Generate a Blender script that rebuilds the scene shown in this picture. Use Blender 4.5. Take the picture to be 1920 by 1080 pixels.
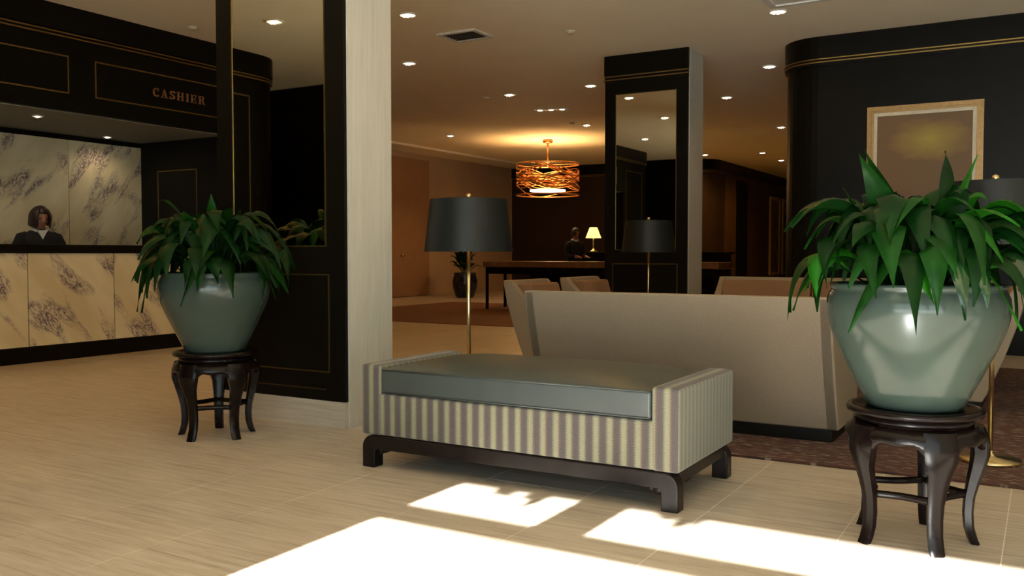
import bpy, bmesh, math, random
from mathutils import Vector, Matrix

for o in list(bpy.data.objects):
    bpy.data.objects.remove(o)
sc = bpy.context.scene
COL = sc.collection
PI = math.pi

# ------------------------------------------------------------------ camera
EYE = 1.10
cam_d = bpy.data.cameras.new('camera')
cam_d.sensor_fit = 'HORIZONTAL'
cam_d.sensor_width = 36.0
cam_d.lens = 1697.0 / 1920.0 * 36.0
cam_d.clip_end = 200
cam = bpy.data.objects.new('camera', cam_d)
COL.objects.link(cam)
cam.location = (0, 0, EYE)
cam.rotation_euler = (PI / 2 - math.atan(65 / 1697.0), 0, math.radians(30.5))
sc.camera = cam

# ------------------------------------------------------------------ daylight
world = bpy.data.worlds.new('world')
sc.world = world
world.use_nodes = True
bg = world.node_tree.nodes['Background']
bg.inputs[0].default_value = (0.81, 0.98, 1.0, 1)
bg.inputs[1].default_value = 3.9

SUN_EL = math.atan(0.50)
sd = bpy.data.lights.new('sun', 'SUN')
sd.energy = 47.0
sd.color = (1.0, 0.99, 0.96)
sd.angle = math.radians(0.4)
sun = bpy.data.objects.new('sun', sd)
COL.objects.link(sun)
sun.rotation_euler = Vector((0, math.cos(SUN_EL), -math.sin(SUN_EL))).to_track_quat('-Z', 'Y').to_euler()

FY = -1.75            # facade plane
WX0, WX1 = -2.38, 4.3  # glazed stretch of the facade
pd = bpy.data.lights.new('window_portal', 'AREA')
pd.shape = 'RECTANGLE'
pd.size = WX1 - WX0
pd.size_y = 2.78
pd.cycles.is_portal = True
po = bpy.data.objects.new('window_portal', pd)
COL.objects.link(po)
po.location = ((WX0 + WX1) / 2, FY - 0.05, 1.39)
po.rotation_euler = Vector((0, 1, 0)).to_track_quat('-Z', 'Z').to_euler()

vs = sc.view_settings
sc.display_settings.display_device = 'sRGB'
vs.view_transform = 'Standard'
vs.look = 'None'
vs.exposure = 0.0
vs.gamma = 1.0
vs.use_curve_mapping = False

DOWNLIGHT_W = 31.0
WARM = (1.0, 0.47, 0.07)
CEIL = 3.641


# ------------------------------------------------------------------ materials
def nodes_of(name):
    m = bpy.data.materials.new(name)
    m.use_nodes = True
    nt = m.node_tree
    return m, nt, nt.nodes['Principled BSDF']


def L(nt, a, b):
    nt.links.new(a, b)


def N(nt, t, **kw):
    n = nt.nodes.new(t)
    for k, v in kw.items():
        setattr(n, k, v)
    return n


def coord(nt, scale=(1, 1, 1), rot=(0, 0, 0), kind='Object'):
    tc = N(nt, 'ShaderNodeTexCoord')
    mp = N(nt, 'ShaderNodeMapping')
    mp.inputs['Scale'].default_value = scale
    mp.inputs['Rotation'].default_value = rot
    L(nt, tc.outputs[kind], mp.inputs[0])
    return mp.outputs[0]


def world_coord(nt, scale=(1, 1, 1), rot=(0, 0, 0)):
    g = N(nt, 'ShaderNodeNewGeometry')
    mp = N(nt, 'ShaderNodeMapping')
    mp.inputs['Scale'].default_value = scale
    mp.inputs['Rotation'].default_value = rot
    L(nt, g.outputs['Position'], mp.inputs[0])
    return mp.outputs[0]


def noise(nt, vec, scale=5, detail=4, rough=0.5, dist=0.0):
    n = N(nt, 'ShaderNodeTexNoise')
    L(nt, vec, n.inputs['Vector'])
    n.inputs['Scale'].default_value = scale
    n.inputs['Detail'].default_value = detail
    n.inputs['Roughness'].default_value = rough
    n.inputs['Distortion'].default_value = dist
    return n.outputs['Fac']


def ramp(nt, fac, stops, interp='LINEAR'):
    r = N(nt, 'ShaderNodeValToRGB')
    r.color_ramp.interpolation = interp
    e = r.color_ramp.elements
    while len(e) < len(stops):
        e.new(0.5)
    for el, (p, c) in zip(e, stops):
        el.position = p
        el.color = (c[0], c[1], c[2], 1) if not isinstance(c, (int, float)) else (c, c, c, 1)
    L(nt, fac, r.inputs[0])
    return r.outputs[0]


def mix(nt, fac, a, b, mode='MIX'):
    n = N(nt, 'ShaderNodeMix', data_type='RGBA', blend_type=mode)
    for sock, v in ((n.inputs[0], fac), (n.inputs[6], a), (n.inputs[7], b)):
        if isinstance(v, (int, float)):
            sock.default_value = v
        elif isinstance(v, tuple):
            sock.default_value = (v[0], v[1], v[2], 1)
        else:
            L(nt, v, sock)
    return n.outputs[2]


def math_n(nt, op, a, b=0.0):
    n = N(nt, 'ShaderNodeMath', operation=op)
    for s, v in ((n.inputs[0], a), (n.inputs[1], b)):
        if isinstance(v, (int, float)):
            s.default_value = v
        else:
            L(nt, v, s)
    return n.outputs[0]


def bump(nt, bsdf, h, strength=0.2, dist=0.01):
    b = N(nt, 'ShaderNodeBump')
    b.inputs['Strength'].default_value = strength
    b.inputs['Distance'].default_value = dist
    L(nt, h, b.inputs['Height'])
    L(nt, b.outputs[0], bsdf.inputs['Normal'])


def simple(name, col, rough=0.5, metal=0.0, var=0.08, scale=20, bumpy=0.0, spec=0.5, coat=0.0):
    m, nt, b = nodes_of(name)
    f = noise(nt, coord(nt), scale, 3)
    lo = tuple(max(0, c * (1 - var)) for c in col)
    hi = tuple(min(1, c * (1 + var)) for c in col)
    L(nt, ramp(nt, f, [(0.3, lo), (0.7, hi)]), b.inputs['Base Color'])
    b.inputs['Roughness'].default_value = rough
    b.inputs['Metallic'].default_value = metal
    b.inputs['Specular IOR Level'].default_value = spec
    b.inputs['Coat Weight'].default_value = coat
    b.inputs['Coat Roughness'].default_value = 0.08
    if bumpy:
        bump(nt, b, f, bumpy)
    return m


def emitter(name, col, strength, base=(0.8, 0.8, 0.8)):
    m, nt, b = nodes_of(name)
    b.inputs['Base Color'].default_value = (*base, 1)
    b.inputs['Emission Color'].default_value = (*col, 1)
    b.inputs['Emission Strength'].default_value = strength
    return m


def travertine(name, base, dark, light, rough, along='X'):
    # vein-cut stone: long streaks along one axis
    m, nt, b = nodes_of(name)
    sc_ = {'X': (0.9, 16, 16), 'Z': (14, 14, 0.7)}[along]
    v = world_coord(nt, sc_)
    f = noise(nt, v, 2.2, 6, 0.62, 0.25)
    c = ramp(nt, f, [(0.30, dark), (0.47, base), (0.70, light)])
    f2 = noise(nt, world_coord(nt, {'X': (2.5, 60, 60), 'Z': (50, 50, 2.5)}[along]), 2.0, 3, 0.6)
    c = mix(nt, 0.30, c, ramp(nt, f2, [(0.35, dark), (0.65, light)]))
    f3 = noise(nt, world_coord(nt, (1, 1, 1)), 0.9, 2)
    c = mix(nt, 0.5, c, ramp(nt, f3, [(0.3, (0.78, 0.78, 0.78)), (0.7, (1, 1, 1))]), 'MULTIPLY')
    L(nt, c, b.inputs['Base Color'])
    b.inputs['Roughness'].default_value = rough
    bump(nt, b, f2, 0.06, 0.004)
    return m


def marble(name, seed):
    # cream slab with violet-grey veins running diagonally in broken clusters
    m, nt, b = nodes_of(name)
    g = N(nt, 'ShaderNodeTexCoord')
    oi = N(nt, 'ShaderNodeObjectInfo')
    add = N(nt, 'ShaderNodeVectorMath', operation='ADD')
    sc1 = N(nt, 'ShaderNodeVectorMath', operation='SCALE')
    L(nt, oi.outputs['Location'], sc1.inputs[0])
    sc1.inputs['Scale'].default_value = 1.7
    L(nt, g.outputs['Object'], add.inputs[0])
    L(nt, sc1.outputs[0], add.inputs[1])
    mp = N(nt, 'ShaderNodeMapping')
    mp.inputs['Rotation'].default_value = (math.radians(seed), 0, 0)
    L(nt, add.outputs[0], mp.inputs[0])
    mp2 = N(nt, 'ShaderNodeMapping')
    mp2.inputs['Scale'].default_value = (1, 2.6, 0.95)
    L(nt, mp.outputs[0], mp2.inputs[0])
    v = mp2.outputs[0]
    region = noise(nt, v, 1.7, 2, 0.5, 0.3)
    band = ramp(nt, region, [(0.50, 0.0), (0.62, 1.0)])
    f = noise(nt, v, 7.0, 6, 0.68, 1.6)
    d = math_n(nt, 'ABSOLUTE', math_n(nt, 'SUBTRACT', f, 0.5))
    veins = ramp(nt, d, [(0.008, 1.0), (0.055, 0.0)])
    k = math_n(nt, 'MULTIPLY', band, veins)
    blot = ramp(nt, noise(nt, v, 16, 4, 0.6, 0.5), [(0.56, 0.0), (0.62, 0.8)])
    k2 = math_n(nt, 'MULTIPLY', band, blot)
    k = math_n(nt, 'MAXIMUM', k, k2)
    base = ramp(nt, noise(nt, v, 1.3, 3), [(0.3, (0.60, 0.50, 0.30)), (0.7, (0.76, 0.68, 0.46))])
    base = mix(nt, math_n(nt, 'MULTIPLY', band, 0.35), base, (0.42, 0.34, 0.36))
    L(nt, mix(nt, k, base, (0.07, 0.045, 0.09)), b.inputs['Base Color'])
    b.inputs['Roughness'].default_value = 0.22
    return m


def stripes(name):
    # woven stripe: cream herringbone bands between mauve-grey ones
    m, nt, b = nodes_of(name)
    tc = N(nt, 'ShaderNodeTexCoord')
    g = N(nt, 'ShaderNodeNewGeometry')
    sx = N(nt, 'ShaderNodeSeparateXYZ')
    L(nt, tc.outputs['Object'], sx.inputs[0])
    sn = N(nt, 'ShaderNodeSeparateXYZ')
    L(nt, tc.outputs['Normal'], sn.inputs[0])
    side = math_n(nt, 'GREATER_THAN', math_n(nt, 'ABSOLUTE', sn.outputs[0]), 0.7)
    u = N(nt, 'ShaderNodeMix', data_type='FLOAT')
    L(nt, side, u.inputs[0])
    L(nt, sx.outputs[0], u.inputs[2])
    L(nt, sx.outputs[1], u.inputs[3])
    per = N(nt, 'ShaderNodeMix', data_type='FLOAT')
    L(nt, side, per.inputs[0])
    per.inputs[2].default_value = 0.0665
    per.inputs[3].default_value = 0.048
    ph = math_n(nt, 'FRACT', math_n(nt, 'DIVIDE', math_n(nt, 'ADD', u.outputs[0], 10.0), per.outputs[0]))
    # zigzag in height
    zz = math_n(nt, 'PINGPONG', math_n(nt, 'MULTIPLY', sx.outputs[2], 1.0), 0.006)
    zz = math_n(nt, 'MULTIPLY', zz, 7.0)
    ph2 = math_n(nt, 'ADD', ph, zz)
    c = ramp(nt, ph2, [(0.0, (0.070, 0.058, 0.060)), (0.22, (0.082, 0.068, 0.066)), (0.34, (0.170, 0.165, 0.100)),
                      (0.46, (0.225, 0.220, 0.150)), (0.66, (0.205, 0.200, 0.130)), (0.78, (0.115, 0.085, 0.062)),
                      (0.90, (0.075, 0.062, 0.062))])
    c = mix(nt, math_n(nt, 'MULTIPLY', side, 0.55), c, (0.175, 0.185, 0.130))
    weave = noise(nt, coord(nt, (140, 140, 140)), 1.6, 2)
    c = mix(nt, 0.35, c, ramp(nt, weave, [(0.3, (0.45, 0.45, 0.45)), (0.7, (1.25, 1.25, 1.2))]), 'MULTIPLY')
    L(nt, c, b.inputs['Base Color'])
    b.inputs['Roughness'].default_value = 0.85
    b.inputs['Sheen Weight'].default_value = 0.2
    bump(nt, b, weave, 0.35, 0.002)
    return m


def fabric(name, col, rough=0.9):
    m, nt, b = nodes_of(name)
    w = noise(nt, coord(nt, (1, 1, 1)), 260, 2)
    big = noise(nt, coord(nt), 3, 2)
    c = ramp(nt, w, [(0.3, tuple(x * 0.86 for x in col)), (0.7, tuple(min(1, x * 1.12) for x in col))])
    c = mix(nt, 0.4, c, ramp(nt, big, [(0.3, (0.85, 0.85, 0.85)), (0.7, (1, 1, 1))]), 'MULTIPLY')
    L(nt, c, b.inputs['Base Color'])
    b.inputs['Roughness'].default_value = rough
    bump(nt, b, w, 0.25, 0.001)
    return m


def rugmat(name, base, dash, accent):
    m, nt, b = nodes_of(name)
    v = world_coord(nt, (5.0, 26, 1))
    f = noise(nt, v, 2.3, 3, 0.6)
    k = ramp(nt, f, [(0.56, 0.0), (0.62, 1.0)])
    v2 = world_coord(nt, (3.0, 14, 1), (0, 0, 0.15))
    k2 = ramp(nt, noise(nt, v2, 2.0, 2), [(0.55, 0.0), (0.65, 1.0)])
    c = mix(nt, k2, base, accent)
    c = mix(nt, math_n(nt, 'MULTIPLY', k, 0.75), c, dash)
    L(nt, c, b.inputs['Base Color'])
    b.inputs['Roughness'].default_value = 0.95
    bump(nt, b, noise(nt, world_coord(nt), 300, 2), 0.4, 0.003)
    return m


def leafmat(name, col, rough=0.40, spec=0.13):
    m, nt, b = nodes_of(name)
    f = noise(nt, coord(nt), 14, 3)
    L(nt, ramp(nt, f, [(0.3, tuple(x * 0.65 for x in col)), (0.7, tuple(x * 1.35 for x in col))]), b.inputs['Base Color'])
    b.inputs['Roughness'].default_value = rough
    b.inputs['Specular IOR Level'].default_value = spec
    t = N(nt, 'ShaderNodeBsdfTranslucent')
    t.inputs[0].default_value = (col[0] * 2.2, col[1] * 2.2, col[2] * 0.8, 1)
    ms = N(nt, 'ShaderNodeMixShader')
    ms.inputs[0].default_value = 0.18
    L(nt, b.outputs[0], ms.inputs[1])
    L(nt, t.outputs[0], ms.inputs[2])
    L(nt, ms.outputs[0], nt.nodes['Material Output'].inputs[0])
    return m


def painting(name):
    # abstract canvas: ochre glow in the upper middle over umber ground
    m, nt, b = nodes_of(name)
    tc = N(nt, 'ShaderNodeTexCoord')
    mp = N(nt, 'ShaderNodeMapping')
    L(nt, tc.outputs['Object'], mp.inputs[0])
    mp.inputs['Location'].default_value = (-0.10, 0, -1.55)
    mp.inputs['Scale'].default_value = (1.7, 0, 3.0)
    ln = N(nt, 'ShaderNodeVectorMath', operation='LENGTH')
    L(nt, mp.outputs[0], ln.inputs[0])
    wob = math_n(nt, 'ADD', ln.outputs['Value'], math_n(nt, 'MULTIPLY', noise(nt, coord(nt, (2, 1, 6)), 2, 4), 0.5))
    c = ramp(nt, wob, [(0.22, (0.36, 0.27, 0.035)), (0.62, (0.25, 0.165, 0.025)), (0.95, (0.18, 0.095, 0.025)), (1.0, (0.15, 0.080, 0.025))])
    L(nt, c, b.inputs['Base Color'])
    b.inputs['Roughness'].default_value = 0.55
    return m


M = {}
M['lacquer'] = simple('black_brown_lacquer', (0.0045, 0.0038, 0.0024), 0.38, 0, 0.15, 6, 0, 0.12)
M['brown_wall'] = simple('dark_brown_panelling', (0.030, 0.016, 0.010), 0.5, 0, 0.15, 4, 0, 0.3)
M['brown_lit'] = simple('brown_panelling_lit', (0.075, 0.042, 0.028), 0.5, 0, 0.12, 4, 0, 0.3)  # lit copy of the wall brown, lightened to look lamplit
M['gilt_print'] = simple('gilt_frame_lit', (0.55, 0.42, 0.13), 0.5, 0.1, 0.1, 20)  # paler gilt, downlight brightness put into the colour
M['gold'] = simple('antique_gold', (0.32, 0.215, 0.07), 0.42, 1.0, 0.1, 30)
M['gold_dim'] = simple('darker_gold', (0.20, 0.14, 0.05), 0.45, 1.0, 0.1, 30)  # gold with a darker base for the pillar frames
M['brass'] = simple('polished_brass', (0.68, 0.54, 0.28), 0.25, 1.0, 0.05, 30)
M['mirror'] = simple('mirror_glass', (0.74, 0.70, 0.58), 0.015, 1.0, 0.0, 2)
M['floor'] = travertine('travertine_floor', (0.50, 0.43, 0.345), (0.30, 0.235, 0.18), (0.65, 0.58, 0.49), 0.36, 'X')
M['grout'] = simple('pale_grout', (0.78, 0.72, 0.62), 0.8)
M['stone'] = travertine('travertine_column', (0.50, 0.49, 0.43), (0.44, 0.43, 0.37), (0.56, 0.55, 0.49), 0.6, 'Z')
M['skirting'] = travertine('travertine_skirting', (0.50, 0.43, 0.34), (0.40, 0.33, 0.26), (0.60, 0.53, 0.44), 0.5, 'X')
M['ceiling'] = simple('ceiling_paint', (0.92, 0.84, 0.64), 0.9, 0, 0.02, 2)
M['soffit'] = simple('grey_soffit_paint', (0.22, 0.21, 0.17), 0.8)
M['cream_wall'] = simple('cream_wall_paint', (0.42, 0.30, 0.20), 0.8, 0, 0.04, 1.5)
M['tan_door'] = simple('tan_panel_door', (0.30, 0.17, 0.09), 0.6, 0, 0.06, 3)
M['stripe'] = stripes('striped_weave')
M['leather'] = simple('grey_green_leather', (0.044, 0.055, 0.052), 0.44, 0, 0.06, 9, 0.04, 0.55)
M['cream_fabric'] = fabric('cream_upholstery', (0.26, 0.205, 0.145))
M['shaded_fabric'] = fabric('cream_upholstery_shaded', (0.22, 0.12, 0.06))  # shade inside the cream seats, painted as a brown cloth
M['dark_wood'] = simple('espresso_wood', (0.010, 0.007, 0.006), 0.34, 0, 0.25, 12, 0, 0.22)
M['ebony'] = simple('ebony_lacquer', (0.007, 0.004, 0.0035), 0.24, 0, 0.3, 14, 0, 0.19, 0.0)
M['celadon'] = simple('celadon_glaze', (0.046, 0.068, 0.056), 0.16, 0, 0.10, 5, 0, 0.38, 0.0)
M['soil'] = simple('potting_soil', (0.02, 0.014, 0.009), 0.95, 0, 0.5, 60, 0.6)
M['shade'] = simple('black_satin_shade', (0.007, 0.009, 0.0085), 0.42, 0, 0.1, 40, 0, 0.28)
M['shade_in'] = simple('gilt_shade_lining', (0.35, 0.22, 0.08), 0.5, 0.4)
M['rug'] = rugmat('red_brown_rug', (0.070, 0.026, 0.018), (0.32, 0.27, 0.22), (0.030, 0.014, 0.012))
M['rug2'] = rugmat('rust_carpet', (0.16, 0.060, 0.025), (0.24, 0.13, 0.06), (0.07, 0.03, 0.018))
M['leaf'] = [leafmat('leaf_deep_green', (0.003, 0.021, 0.003)), leafmat('leaf_mid_green', (0.005, 0.040, 0.004)),
             leafmat('leaf_bright_green', (0.011, 0.095, 0.005)), leafmat('leaf_glossy_green', (0.005, 0.035, 0.008), 0.2, 0.9)]
M['stem'] = simple('leaf_stalk', (0.03, 0.09, 0.02), 0.5)
M['white_metal'] = simple('white_enamel', (0.72, 0.70, 0.64), 0.5)
M['dark_metal'] = simple('dark_grille', (0.03, 0.03, 0.028), 0.6)
M['bulb'] = emitter('lamp_glow', (1.0, 0.86, 0.62), 14)
M['bulb_dim'] = emitter('lamp_glow_reflector', (1.0, 0.80, 0.52), 2.2)
M['diffuser'] = emitter('pendant_diffuser_glow', (1.0, 0.86, 0.62), 6)
M['lit_shade'] = emitter('lit_lamp_shade', (1.0, 0.70, 0.22), 1.7, (0.7, 0.6, 0.3))
M['copper'] = simple('copper_strip', (0.60, 0.28, 0.10), 0.35, 1.0, 0.2, 20)
M['marble_a'] = marble('veined_marble_counter', -38)
M['marble_b'] = marble('veined_marble_back', 34)
M['paint'] = painting('abstract_painting')
M['mount'] = simple('cream_picture_mount', (0.62, 0.56, 0.42), 0.7)
M['giltframe'] = simple('gilt_frame', (0.34, 0.21, 0.085), 0.45, 0.6, 0.12, 25)
M['print'] = simple('faded_print', (0.20, 0.13, 0.08), 0.7, 0, 0.5, 4)
M['skin'] = simple('skin', (0.33, 0.15, 0.085), 0.55, 0, 0.05)
M['hair'] = simple('dark_brown_hair', (0.022, 0.010, 0.007), 0.45, 0, 0.5, 60)
M['jacket'] = fabric('navy_jacket', (0.008, 0.009, 0.013))
M['shirt'] = fabric('white_shirt', (0.65, 0.65, 0.62))
M['lips'] = simple('lips', (0.30, 0.07, 0.06), 0.5)
M['eye'] = simple('eye', (0.02, 0.012, 0.01), 0.2)
M['sign'] = simple('copper_letters', (0.42, 0.20, 0.08), 0.4, 0.6)
M['pavement'] = simple('outdoor_pavement', (0.74, 0.73, 0.70), 0.9)
M['jar'] = simple('dark_blue_jar', (0.014, 0.016, 0.026), 0.2, 0, 0.6, 10, 0, 0.5)
M['desk'] = simple('walnut_desk_top', (0.20, 0.10, 0.045), 0.25, 0, 0.2, 8)


# ------------------------------------------------------------------ mesh tools
class MB:
    def __init__(s):
        s.v = []
        s.f = []

    def add(s, vs, fs):
        o = len(s.v)
        s.v += [tuple(p) for p in vs]
        s.f += [tuple(i + o for i in q) for q in fs]
        return s

    def box(s, x0, x1, y0, y1, z0, z1):
        if x0 > x1: x0, x1 = x1, x0
        if y0 > y1: y0, y1 = y1, y0
        if z0 > z1: z0, z1 = z1, z0
        vs = [(x, y, z) for z in (z0, z1) for y in (y0, y1) for x in (x0, x1)]
        return s.add(vs, [(0, 2, 3, 1), (4, 5, 7, 6), (0, 1, 5, 4), (2, 6, 7, 3), (0, 4, 6, 2), (1, 3, 7, 5)])

    def prism(s, poly, axis, a, b):
        """poly: list of 2D points (counter-clockwise); extruded along axis from a to b"""
        n = len(poly)
        def P(p, t):
            return {'x': (t, p[0], p[1]), 'y': (p[0], t, p[1]), 'z': (p[0], p[1], t)}[axis]
        vs = [P(p, a) for p in poly] + [P(p, b) for p in poly]
        fs = [tuple(range(n - 1, -1, -1)), tuple(range(n, 2 * n))]
        fs += [(i, (i + 1) % n, n + (i + 1) % n, n + i) for i in range(n)]
        return s.add(vs, fs)

    def lathe(s, prof, n=32, c=(0, 0), close=False):
        vs = []
        for r, z in prof:
            for k in range(n):
                a = 2 * PI * k / n
                vs.append((c[0] + r * math.cos(a), c[1] + r * math.sin(a), z))
        fs = []
        m = len(prof)
        for j in range(m - 1 + (1 if close else 0)):
            for k in range(n):
                k2 = (k + 1) % n
                j2 = (j + 1) % m
                fs.append((j * n + k, j * n + k2, j2 * n + k2, j2 * n + k))
        if not close:
            if prof[0][0] > 1e-5:
                fs.append(tuple(range(n - 1, -1, -1)))
            if prof[-1][0] > 1e-5:
                fs.append(tuple((m - 1) * n + k for k in range(n)))
        return s.add(vs, fs)

    def tube(s, pts, rad, n=8, closed=False, flat=1.0):
        pts = [Vector(p) for p in pts]
        m = len(pts)
        rads = rad if isinstance(rad, (list, tuple)) else [rad] * m
        vs = []
        up = Vector((0, 0, 1))
        for i, p in enumerate(pts):
            t = (pts[(i + 1) % m] - pts[i - 1]) if closed else (pts[min(i + 1, m - 1)] - pts[max(i - 1, 0)])
            t.normalize()
            a = t.cross(up)
            if a.length < 0.05:
                a = t.cross(Vector((0, 1, 0)))
            a.normalize()
            b = a.cross(t)
            for k in range(n):
                w = 2 * PI * k / n
                vs.append(p + a * (math.cos(w) * rads[i]) + b * (math.sin(w) * rads[i] * flat))
        fs = []
        for i in range(m if closed else m - 1):
            i2 = (i + 1) % m
            for k in range(n):
                k2 = (k + 1) % n
                fs.append((i * n + k, i * n + k2, i2 * n + k2, i2 * n + k))
        if not closed:
            fs += [tuple(range(n - 1, -1, -1)), tuple((m - 1) * n + k for k in range(n))]
        return s.add(vs, fs)

    def ball(s, c, r, n=12, sx=1, sy=1, sz=1):
        vs, fs = [], []
        h = n // 2
        for j in range(h + 1):
            th = PI * j / h
            for k in range(n):
                a = 2 * PI * k / n
                vs.append((c[0] + r * sx * math.sin(th) * math.cos(a), c[1] + r * sy * math.sin(th) * math.sin(a), c[2] + r * sz * math.cos(th)))
        for j in range(h):
            for k in range(n):
                k2 = (k + 1) % n
                fs.append((j * n + k, (j + 1) * n + k, (j + 1) * n + k2, j * n + k2))
        return s.add(vs, fs)

    def build(s, name, mat, parent=None, smooth=False, bevel=0.0, seg=2, sub=0, loc=None):
        me = bpy.data.meshes.new(name)
        me.from_pydata(s.v, [], s.f)
        bm = bmesh.new()
        bm.from_mesh(me)
        bmesh.ops.remove_doubles(bm, verts=bm.verts, dist=1e-6)
        bmesh.ops.recalc_face_normals(bm, faces=bm.faces)
        bm.to_mesh(me)
        bm.free()
        me.materials.append(mat)
        if smooth:
            me.shade_smooth()
        o = bpy.data.objects.new(name, me)
        COL.objects.link(o)
        if loc:
            o.location = loc
        if parent:
            o.parent = parent
        if bevel:
            b = o.modifiers.new('bevel', 'BEVEL')
            b.width = bevel
            b.segments = seg
            b.limit_method = 'ANGLE'
            b.angle_limit = math.radians(40)
            me.shade_smooth()
            w = o.modifiers.new('wn', 'WEIGHTED_NORMAL')
            w.keep_sharp = False
        if sub:
            m = o.modifiers.new('sub', 'SUBSURF')
            m.levels = sub
            m.render_levels = sub
        return o


def tag(o, label=None, cat=None, group=None, kind=None):
    if label: o['label'] = label
    if cat: o['category'] = cat
    if group: o['group'] = group
    if kind: o['kind'] = kind
    return o


def thing(name, label, cat, loc=(0, 0, 0), rz=0, group=None):
    o = bpy.data.objects.new(name, None)
    COL.objects.link(o)
    o.empty_display_size = 0.1
    o.location = loc
    o.rotation_euler = (0, 0, rz)
    return tag(o, label, cat, group)


def copy_tree(o, parent=None):
    c = o.copy()
    COL.objects.link(c)
    c.parent = parent
    for ch in list(o.children):
        copy_tree(ch, c)
    return c


def struct(o):
    o['kind'] = 'structure'
    return o


def path_strip(path, off, z0, z1, th):
    """vertical band following an open plan path, offset to its left by off, th thick"""
    n = len(path)
    def normal(i):
        a = Vector(path[max(i - 1, 0)]); b = Vector(path[min(i + 1, n - 1)])
        t = (b - a).normalized()
        return Vector((-t.y, t.x))
    mb = MB()
    vs = []
    for i in range(n):
        p = Vector(path[i]); q = normal(i)
        a = p + q * off
        b = p + q * (off - th)
        vs += [(a.x, a.y, z0), (a.x, a.y, z1), (b.x, b.y, z1), (b.x, b.y, z0)]
    fs = []
    for i in range(n - 1):
        for k in range(4):
            k2 = (k + 1) % 4
            fs.append((i * 4 + k, i * 4 + k2, (i + 1) * 4 + k2, (i + 1) * 4 + k))
    fs += [(0, 1, 2, 3), tuple((n - 1) * 4 + k for k in (3, 2, 1, 0))]
    return mb.add(vs, fs)


def gold_frame(parent, plane, c, a0, a1, z0, z1, w=0.014, d=0.008, mat=None, out=1, name='gold_strip'):
    """rectangular moulding of four strips on a vertical plane. plane 'x' (x=c) or 'y' (y=c)"""
    def bx(p0, p1, q0, q1):
        m = MB()
        if plane == 'x':
            m.box(c, c + d * out, p0, p1, q0, q1)
        else:
            m.box(p0, p1, c, c + d * out, q0, q1)
        m.build(name, mat or M['gold'], parent)
    bx(a0, a1, z1 - w, z1)
    bx(a0, a1, z0, z0 + w)
    bx(a0, a0 + w, z0 + w, z1 - w)
    bx(a1 - w, a1, z0 + w, z1 - w)


# ------------------------------------------------------------------ room shell
X0, X1, Y1 = -14.2, 4.5, 34.0
floor = struct(MB().box(X0, X1, FY - 0.2, Y1, -0.15, -0.0014).build('floor', M['grout']))
TW, TL, G = 0.5525, 1.105, 0.0045
tx0, ty0 = -3.43 - TW * 10, -0.70
NX, NY = 17, 12
tile_mesh = None
for i in range(NX):
    for j in range(NY):
        xa = tx0 + i * TW
        ya = ty0 + j * TL + (TL / 2 if i % 2 else 0)
        if tile_mesh is None:
            t0 = MB().box(G / 2, TW - G / 2, G / 2, TL - G / 2, -0.012, 0.0).build('floor_tile', M['floor'], floor)
            tile_mesh = t0.data
            t0.location = (xa, ya, 0)
        else:
            t = bpy.data.objects.new('floor_tile', tile_mesh)
            COL.objects.link(t)
            t.parent = floor
            t.location = (xa, ya, 0)
tx1 = tx0 + NX * TW
# paving past the part where single tiles can be told apart
fm = MB()
fm.box(X0, tx0, FY - 0.2, Y1, -0.012, 0.0)
fm.box(tx1, X1, FY - 0.2, Y1, -0.012, 0.0)
for i in range(NX):
    xa = tx0 + i * TW
    s_ = ty0 + (TL / 2 if i % 2 else 0)
    fm.box(xa, xa + TW, FY - 0.2, s_ - G, -0.012, 0.0)
    fm.box(xa, xa + TW, s_ + NY * TL + G, Y1, -0.012, 0.0)
fo = fm.build('far_paving', M['floor'], floor)
fo['kind'] = 'stuff'

struct(MB().box(X0 - 0.2, X1 + 0.2, FY - 0.2, Y1 + 0.2, CEIL, CEIL + 0.2).build('ceiling', M['ceiling']))
struct(MB().box(-60, 60, -60, FY - 0.2, -0.3, -0.06).build('ground', M['pavement']))

# facade behind the viewer: dark wall, glazed stretch with mullions, transom and head
wf = struct(MB().box(X0, WX0, FY - 0.2, FY, 0, CEIL).build('wall_front', M['lacquer']))
MB().box(WX0, X1, FY - 0.2, FY, 2.76, CEIL).build('window_head', M['lacquer'], wf)
MB().box(WX1, X1, FY - 0.2, FY, 0, 2.76).build('end_pier', M['lacquer'], wf)
win = thing('window_1', None, None, (0, FY - 0.05, 0))
struct(win)
MB().box(WX0, WX1, -0.03, 0.03, 2.375, 2.465).build('transom', M['dark_metal'], win)
MB().box(WX0, WX1, -0.03, 0.03, 0.0, 0.12).build('sill', M['dark_metal'], win)
for xm in (-1.645, 1.6, 3.2):
    hz = 2.76
    if xm > 1:
        MB().box(xm - 0.03, xm + 0.03, -0.03, 0.03, 0.12, 2.395).build('mullion', M['dark_metal'], win)
    MB().box(xm - 0.12, xm + 0.12, -0.03, 0.03, 2.465, hz).build('mullion', M['dark_metal'], win)

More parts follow.
